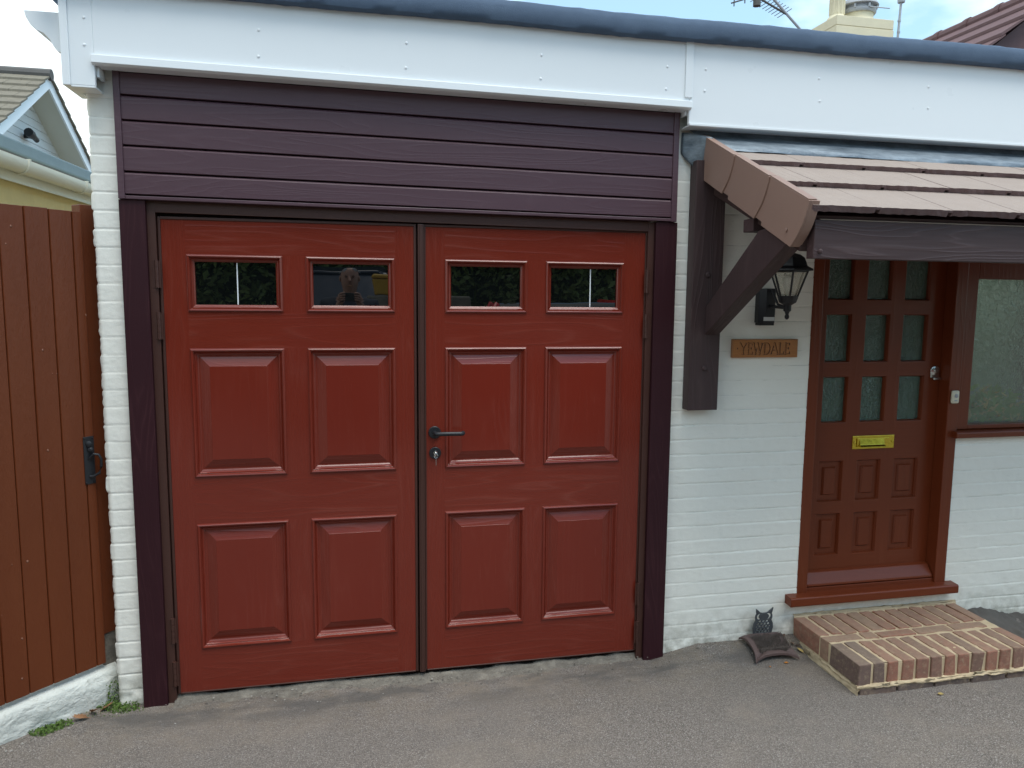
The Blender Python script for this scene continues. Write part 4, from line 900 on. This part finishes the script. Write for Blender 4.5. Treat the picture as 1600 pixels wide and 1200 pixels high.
# ------------------------------------------------------------------ house behind: chimney and plum tiled roof
HB = thing('rear_house', 'house behind with a plum tiled roof and cream painted chimney', 'house', (9, 9, 0))
mb = MB(); rx, rz_ = 8.0, 5.02
rs = math.tan(R(38))
for k in range(12):
    d0, d1 = k*.26, (k+1)*.26+.05
    mb.prism([(rx-d0, rz_-d0*rs), (rx-d1, rz_-d1*rs+.045), (rx-d1, rz_-d1*rs+.012), (rx-d0, rz_-d0*rs-.02)], lambda x, z, y: (x, y, z), 3.4, 16)
rf_ = mb.build('roof', 'plum_tile', HB); mb = MB()
for k in range(28):
    y = 3.4+k*.45; mb.tube([(rx, y, rz_-.015), (rx, y+.43, rz_-.015)], .075, 10); mb.tube([(rx, y+.40, rz_-.015), (rx, y+.47, rz_-.015)], .088, 10)
mb.build('ridge_tile', 'plum_tile', rf_)
mb = MB(); mb.prism([(rx-3.0, 0), (rx-3.0, rz_-3.0*rs-.1), (rx, rz_-.1), (rx+3.0, rz_-3.0*rs-.1), (rx+3, 0)], lambda x, z, y: (x, y, z), 3.6, 15.8); mb.build('wall', 'plum_tile', HB)
CH = MB(); CH.box(8.50, 9.50, 8.03, 9.0, 2.0, 6.0).box(8.47, 9.54, 8.0, 9.03, 6.0, 6.16).box(8.475, 9.535, 8.005, 9.025, 6.168, 6.32).box(8.49, 9.52, 8.02, 9.01, 6.155, 6.17)
ch = CH.build('chimney', 'chim', HB, bevel=.012)
mb = MB(); mb.lathe([(.17, 6.30), (.15, 6.36), (.115, 6.40), (.11, 6.75), (.125, 6.78), (.12, 6.85)], (8.66, 8.28, 0), 24)
for k in range(12):
    t = k*math.pi/6; mb.tube([(8.66+.112*math.cos(t), 8.28+.112*math.sin(t), 6.42), (8.66+.112*math.cos(t), 8.28+.112*math.sin(t), 6.74)], .012, 6)
mb.build('chimney_pot', 'chim', ch, smooth=True)
mb = MB(); mb.lathe([(.30, 6.30), (.26, 6.36), (.245, 6.40), (.245, 6.49), (.22, 6.50)], (9.10, 8.35, 0), 24); mb.build('chimney_pot', 'chim', ch, smooth=True)
mb = MB(); mb.lathe([(.27, 6.47), (.285, 6.49), (.285, 6.53), (.27, 6.535), (.25, 6.54), (.25, 6.585), (.31, 6.59), (.32, 6.60), (.30, 6.64), (.20, 6.72), (.12, 6.76), (.02, 6.77)], (9.10, 8.35, 0), 28)
for k in range(8):
    t = k*math.pi/4; mb.lathe([(.018, 0), (.018, .06)], (9.10+.287*math.cos(t), 8.35+.287*math.sin(t), 6.52), 6)
mb.tube([(9.10, 8.06, 6.515), (9.48, 8.06, 6.52)], .009, 6)
mb.build('chimney_cowl', 'steel', ch, smooth=True, ang=40)
# aerials
TA = thing('tv_aerial', 'thin slanting television aerial mast with toothed boom above the roof edge', 'aerial', (6.6, 6, 4.9))
mb = MB(); a_, b_ = Vector((6.72, 6.0, 5.13)), Vector((5.95, 6.0, 5.78)); mb.tube([a_, b_], .017, 8); mb.build('mast', 'steel', TA)
mb = MB(); c_, d_ = Vector((6.34, 6.0, 5.44)), Vector((5.90, 6.0, 5.62)); mb.tube([c_, d_], .013, 6)
for k in range(10):
    p = c_+(d_-c_)*((k+.4)/10); mb.tube([p+Vector((-.10, 0, -.065)), p+Vector((.10, 0, .065))], .005, 5)
mb.tube([Vector((5.56, 6.0, 5.505)), Vector((6.0, 6.0, 5.66))], .010, 6)
for k in range(3):
    p = Vector((5.60+k*.15, 6, 5.52+k*.05)); mb.tube([p+Vector((0, 0, -.05)), p+Vector((.0, 0, .05))], .008, 5)
mb.lathe([(.05, 0), (.05, .09)], (5.92, 6.0, 5.50), 8); mb.build('boom', 'slate_edge', TA)
MP = thing('aerial_pole', 'single grey aerial pole right of the cream chimney', 'pole', (9.62, 8, 5.9))
mb = MB(); mb.tube([(9.60, 8.0, 5.5), (9.64, 8.0, 6.61)], .020, 10)
for z in (6.30, 6.12): mb.lathe([(.026, 0), (.026, .03)], (9.627, 8.0, z), 10)
mb.build('mast', 'steel', MP, smooth=True)
mb = MB(); mb.lathe([(.055, 0), (.06, .03), (.055, .09), (.02, .10)], (9.642, 8.0, 6.60), 12); mb.tube([(9.642, 8.0, 6.66), (9.70, 8.0, 6.78), (9.66, 8.0, 6.95)], .016, 8); mb.build('mast_clamp', 'steel', MP, smooth=True)

# ------------------------------------------------------------------ what stands behind the photographer, seen mirrored in the garage panes
def hedge_mesh():
    n = 52000; x = rng.uniform(-9, 12, n); u = rng.random(n); z = rng.uniform(.1, 6.2, n)
    lump = .9*vnoise(x, z, .9, 71)+.6*vnoise(x, z, 2.3, 72); y = -9.6-1.0*lump-u**2*.7; zt_ = 5.4+1.2*vnoise(x, x*0, .8, 73)+.5*vnoise(x, x*0, 3, 74); keep = z < zt_; x, y, z = x[keep], y[keep], z[keep]; n = len(x)
    P = np.stack([x, y, z], -1); d = rng.normal(size=(n, 3)); d /= np.linalg.norm(d, axis=1)[:, None]; e = np.cross(d, rng.normal(size=(n, 3))); e /= np.linalg.norm(e, axis=1)[:, None]; s = rng.uniform(.04, .10, n)[:, None]
    V = np.stack([P-d*s, P-e*s*.5, P+d*s, P+e*s*.5], 1).reshape(-1, 3)
    me = bpy.data.meshes.new('foliage'); me.vertices.add(4*n); me.vertices.foreach_set('co', V.reshape(-1).astype(np.float32)); me.loops.add(4*n); me.loops.foreach_set('vertex_index', np.arange(4*n, dtype=np.int32)); me.polygons.add(n); me.polygons.foreach_set('loop_start', np.arange(0, 4*n, 4, dtype=np.int32)); me.polygons.foreach_set('loop_total', np.full(n, 4, np.int32)); me.update(calc_edges=True)
    me.materials.append(M['leaf']); return me
HG = thing('hedge', 'tall dark evergreen hedge across the drive, mirrored in the garage door panes', 'hedge', (1.5, -10.3, 0))
q = bpy.data.objects.new('foliage', hedge_mesh()); COL.objects.link(q); link(q, HG)
hx_, hz2 = np.linspace(-9, 12, 90), np.linspace(0, 1, 20); A, B = np.meshgrid(hx_, hz2, indexing='ij'); ztop = 5.0+1.2*vnoise(A, A*0, .8, 73)
grid_mesh('branch_mass', np.stack([A, -10.6-.9*vnoise(A, B*4, .9, 71)-B**3*.6, B*ztop], -1), 'core', HG)

def vehicle(name, label, cat, loc, rz, body, cabin, half, paintm, wheel_x, wr):
    V = thing(name, label, cat, loc); V.rotation_euler = (0, 0, rz)
    def put(mbx, nm, mt, par=V, **k):
        o = mbx.build(nm, mt, None, **k); o.parent = par; return o
    q = MB(); n = len(body); secs = [(-half, .82), (-half*.93, 1.), (half*.93, 1.), (half, .82)]; vs = []; zc = .75
    for t, s in secs: vs += [(x*(.985 if s < 1 else 1), t, zc+(z-zc)*(.88 if s < 1 else 1)) for x, z in body]
    q.add(vs, [(k*n+i, k*n+(i+1) % n, (k+1)*n+(i+1) % n, (k+1)*n+i) for k in range(3) for i in range(n)]+[tuple(range(n)), tuple(range(3*n, 4*n))[::-1]])
    b = put(q, 'body', paintm, bevel=.05, seg=3, smooth='all')
    q = MB(); m_ = len(cabin); zmin = min(z for _, z in cabin); zmax = max(z for _, z in cabin); vs = []
    for t in (-1, 1): vs += [(x, t*half*(.94-.16*(z-zmin)/(zmax-zmin)), z) for x, z in cabin]
    q.add(vs, [(i, (i+1) % m_, m_+(i+1) % m_, m_+i) for i in range(m_)]+[tuple(range(m_)), tuple(range(m_, 2*m_))[::-1]]); put(q, 'window', 'glass', b, bevel=.03)
    q = MB(); top = [p for p in cabin if p[1] > zmax-.02]; xa, xb = min(p[0] for p in top), max(p[0] for p in top); q.box(xa-.04, xb+.04, -half*.79, half*.79, zmax-.03, zmax+.03)
    put(q, 'roof', paintm, b, bevel=.03, seg=3, smooth='all')
    for t in (-1, 1):
        for (x1, z1), (x2, z2) in zip(cabin[:-1], cabin[1:]):
            if abs(z2-z1) > .2: q = MB(); put(q.tube([(x1, t*half*.93, z1), (x2, t*half*.80, z2)] if z1 < z2 else [(x1, t*half*.80, z1), (x2, t*half*.93, z2)], .035, 8), 'pillar', paintm, b, smooth='all')
    for x in wheel_x:
        for t in (-1, 1):
            q = MB(); q.lathe([(wr*.6, -.09), (wr*.95, -.10), (wr, -.07), (wr, .07), (wr*.95, .10), (wr*.6, .09)], (x, t*half*.90, wr), 28, 'y'); w_ = put(q, 'wheel', 'black', smooth=True)
            q = MB(); q.lathe([(wr*.58, -.105*1), (wr*.58, .105), (wr*.2, .11)], (x, t*half*.90, wr), 20, 'y'); put(q, 'rim', 'steel', w_, smooth=True)
    for t in (-1, 1):
        xe = max(p[0] for p in body); q = MB(); q.box(xe-.12, xe+.005, t*half*.68-.14, t*half*.68+.14, .66, .80); put(q, 'headlight', 'bulb', bevel=.03)
    return V
vehicle('parked_car', 'red hatchback parked on the drive behind the photographer', 'car', (3.9, -5.6, .10), R(8), [(-1.9, .35), (-1.95, .8), (-1.85, 1.0), (.75, .98), (1.7, .86), (1.95, .7), (1.95, .35)], [(-1.75, .98), (-1.45, 1.56), (.0, 1.58), (.85, .98)], .88, 'carred', (-1.2, 1.25), .31)
vehicle('parked_van', 'dark navy van parked behind the photographer', 'van', (.62, -8.0, .10), R(90), [(-2.3, .4), (-2.35, 1.0), (-2.3, 2.02), (-.1, 2.06), (.7, 1.95), (1.35, 1.15), (2.15, 1.0), (2.25, .7), (2.25, .4)], [(.30, 1.2), (.45, 1.92), (.70, 1.94), (1.25, 1.2)], .66, 'vannavy', (-1.5, 1.5), .34)
RW = MB(); RW.box(.92, 2.1, -5.7, -5.4, .05, 1.74); o = RW.build('garden_wall', 'concrete', None, bevel=.02); tag(o, 'grey concrete retaining wall behind the photographer carrying a yellow grit bin', 'wall')
GB = thing('grit_bin', 'yellow plastic grit bin standing on the grey garden wall', 'grit bin', (1.12, -5.55, 1.74))
mb = MB(); mb.prism([(-.24, 0), (.24, 0), (.29, .30), (-.29, .30)], lambda x, z, y: (1.14+x*.55, y, 1.742+z*.62), -5.67, -5.43); mb.build('bin_body', 'bin', GB, bevel=.02)
mb = MB(); mb.prism([(-.31, .302), (.31, .302), (.28, .37), (-.28, .37)], lambda x, z, y: (1.14+x*.55, y, 1.742+z*.62), -5.69, -5.41); mb.build('bin_lid', 'bin', GB, bevel=.02)

# the photographer
PX, PY = .725, -3.60
PE = thing('person', 'bald man in a navy T-shirt and jeans holding up a phone, sunglasses on his head', 'person', (PX, PY, 0))
def skin_body():
    J = [((0, 0, .98), .17), ((0, .0, 1.14), .165), ((0, .01, 1.34), .185), ((0, .0, 1.50), .15), ((0, .012, 1.575), .066), ((0, .042, 1.630), .060), ((0, .045, 1.680), .078), ((0, .035, 1.740), .088), ((0, .028, 1.790), .084), ((0, .020, 1.835), .060)]
    Ed = [(i, i+1) for i in range(9)]
    for sg in (-1, 1):
        b = len(J); J += [((sg*.11, 0, .92), .105), ((sg*.125, .01, .50), .075), ((sg*.13, -.02, .10), .05), ((sg*.14, .10, .04), .045), ((sg*.145, .19, .03), .035)]; Ed += [(0, b), (b, b+1), (b+1, b+2), (b+2, b+3), (b+3, b+4)]
        b = len(J); J += [((sg*.20, -.01, 1.50), .085), ((sg*.26, .03, 1.20), .06), ((sg*.15, .22, 1.32), .045), ((sg*.085, .31, 1.52), .032), ((sg*.075, .325, 1.58), .030)]; Ed += [(3, b), (b, b+1), (b+1, b+2), (b+2, b+3), (b+3, b+4)]
        h = b+4
        for k, (dz, ln) in enumerate([(.030, .070), (.010, .078), (-.010, .074), (-.028, .058)]):
            f = len(J); J += [((sg*.080, .345, 1.575+dz), .0095), ((sg*.062, .368, 1.580+dz), .009), ((sg*.035, .362, 1.582+dz), .008)]; Ed += [(h, f), (f, f+1), (f+1, f+2)]
        f = len(J); J += [((sg*.062, .312, 1.562), .011), ((sg*.040, .318, 1.572), .0095)]; Ed += [(h-1, f), (f, f+1)]
    me = bpy.data.meshes.new('body'); me.from_pydata([(PX+p[0], PY+p[1], p[2]) for p, _ in J], Ed, []); o = bpy.data.objects.new('body_tmp', me); COL.objects.link(o)
    o.modifiers.new('skin', 'SKIN'); sv = me.skin_vertices[0].data
    for v, (_, r) in zip(sv, J): v.radius = (r, r)
    sv[0].use_root = True; s = o.modifiers.new('s', 'SUBSURF'); s.levels = s.render_levels = 2
    dg = bpy.context.evaluated_depsgraph_get(); m2 = bpy.data.meshes.new_from_object(o.evaluated_get(dg)); bpy.data.objects.remove(o)
    m2.materials.clear()
    for k in ('skin', 'navy', 'jeans', 'black'): m2.materials.append(M[k])
    for p in m2.polygons:
        c = p.center; x, y, z = c.x-PX, c.y-PY, c.z
        p.material_index = 3 if z < .09 else 2 if z < 1.0 else 0 if (z > 1.60 or y > .16) else 1; p.use_smooth = True
    ob = bpy.data.objects.new('body', m2); COL.objects.link(ob); link(ob, PE); return ob
bd = skin_body()
fy = PY+.115
mb = MB(); mb.tube([(PX, fy+.010, 1.755), (PX, fy+.030, 1.715), (PX, fy+.022, 1.705)], [.010, .016, .012], 10); mb.build('nose', 'skin', PE, smooth=True)
for sg in (-1, 1):
    mb = MB(); mb.lathe([(.002, -.006), (.010, -.004), (.011, 0), (.006, .004)], (PX+sg*.032, fy+.004, 1.752), 12, 'y'); mb.build('eye', 'leaf_dark', PE, smooth=True)
    mb = MB(); mb.lathe([(.008, -.008), (.022, -.005), (.024, .003), (.010, .008)], (PX+sg*.082, PY+.03, 1.735), 12, 'x'); mb.build('ear', 'skin', PE, smooth=True)
mb = MB(); mb.tube([(PX-.026, fy+.010, 1.672), (PX, fy+.018, 1.670), (PX+.026, fy+.010, 1.672)], [.004, .007, .004], 8); mb.build('mouth', 'leaf_brown', PE, smooth=True)
mb = MB()
for sg in (-1, 1): mb.lathe([(.004, -.004), (.022, -.002), (.023, .002), (.006, .005)], (PX+sg*.034, PY+.083, 1.806), 14, 'y')
mb.tube([(PX-.090, PY-.02, 1.785), (PX-.060, PY+.078, 1.806), (PX+.060, PY+.078, 1.806), (PX+.090, PY-.02, 1.785)], .004, 6); mb.build('sunglasses', 'steel', PE, smooth=True)
PE.location.z = .14
PH = MB(); PH.box(PX-.080, PX+.085, -3.262, -3.254, 1.678, 1.752); o = PH.build('phone', 'black', None, bevel=.003); tag(o, 'black phone held sideways in both hands by the man', 'phone')
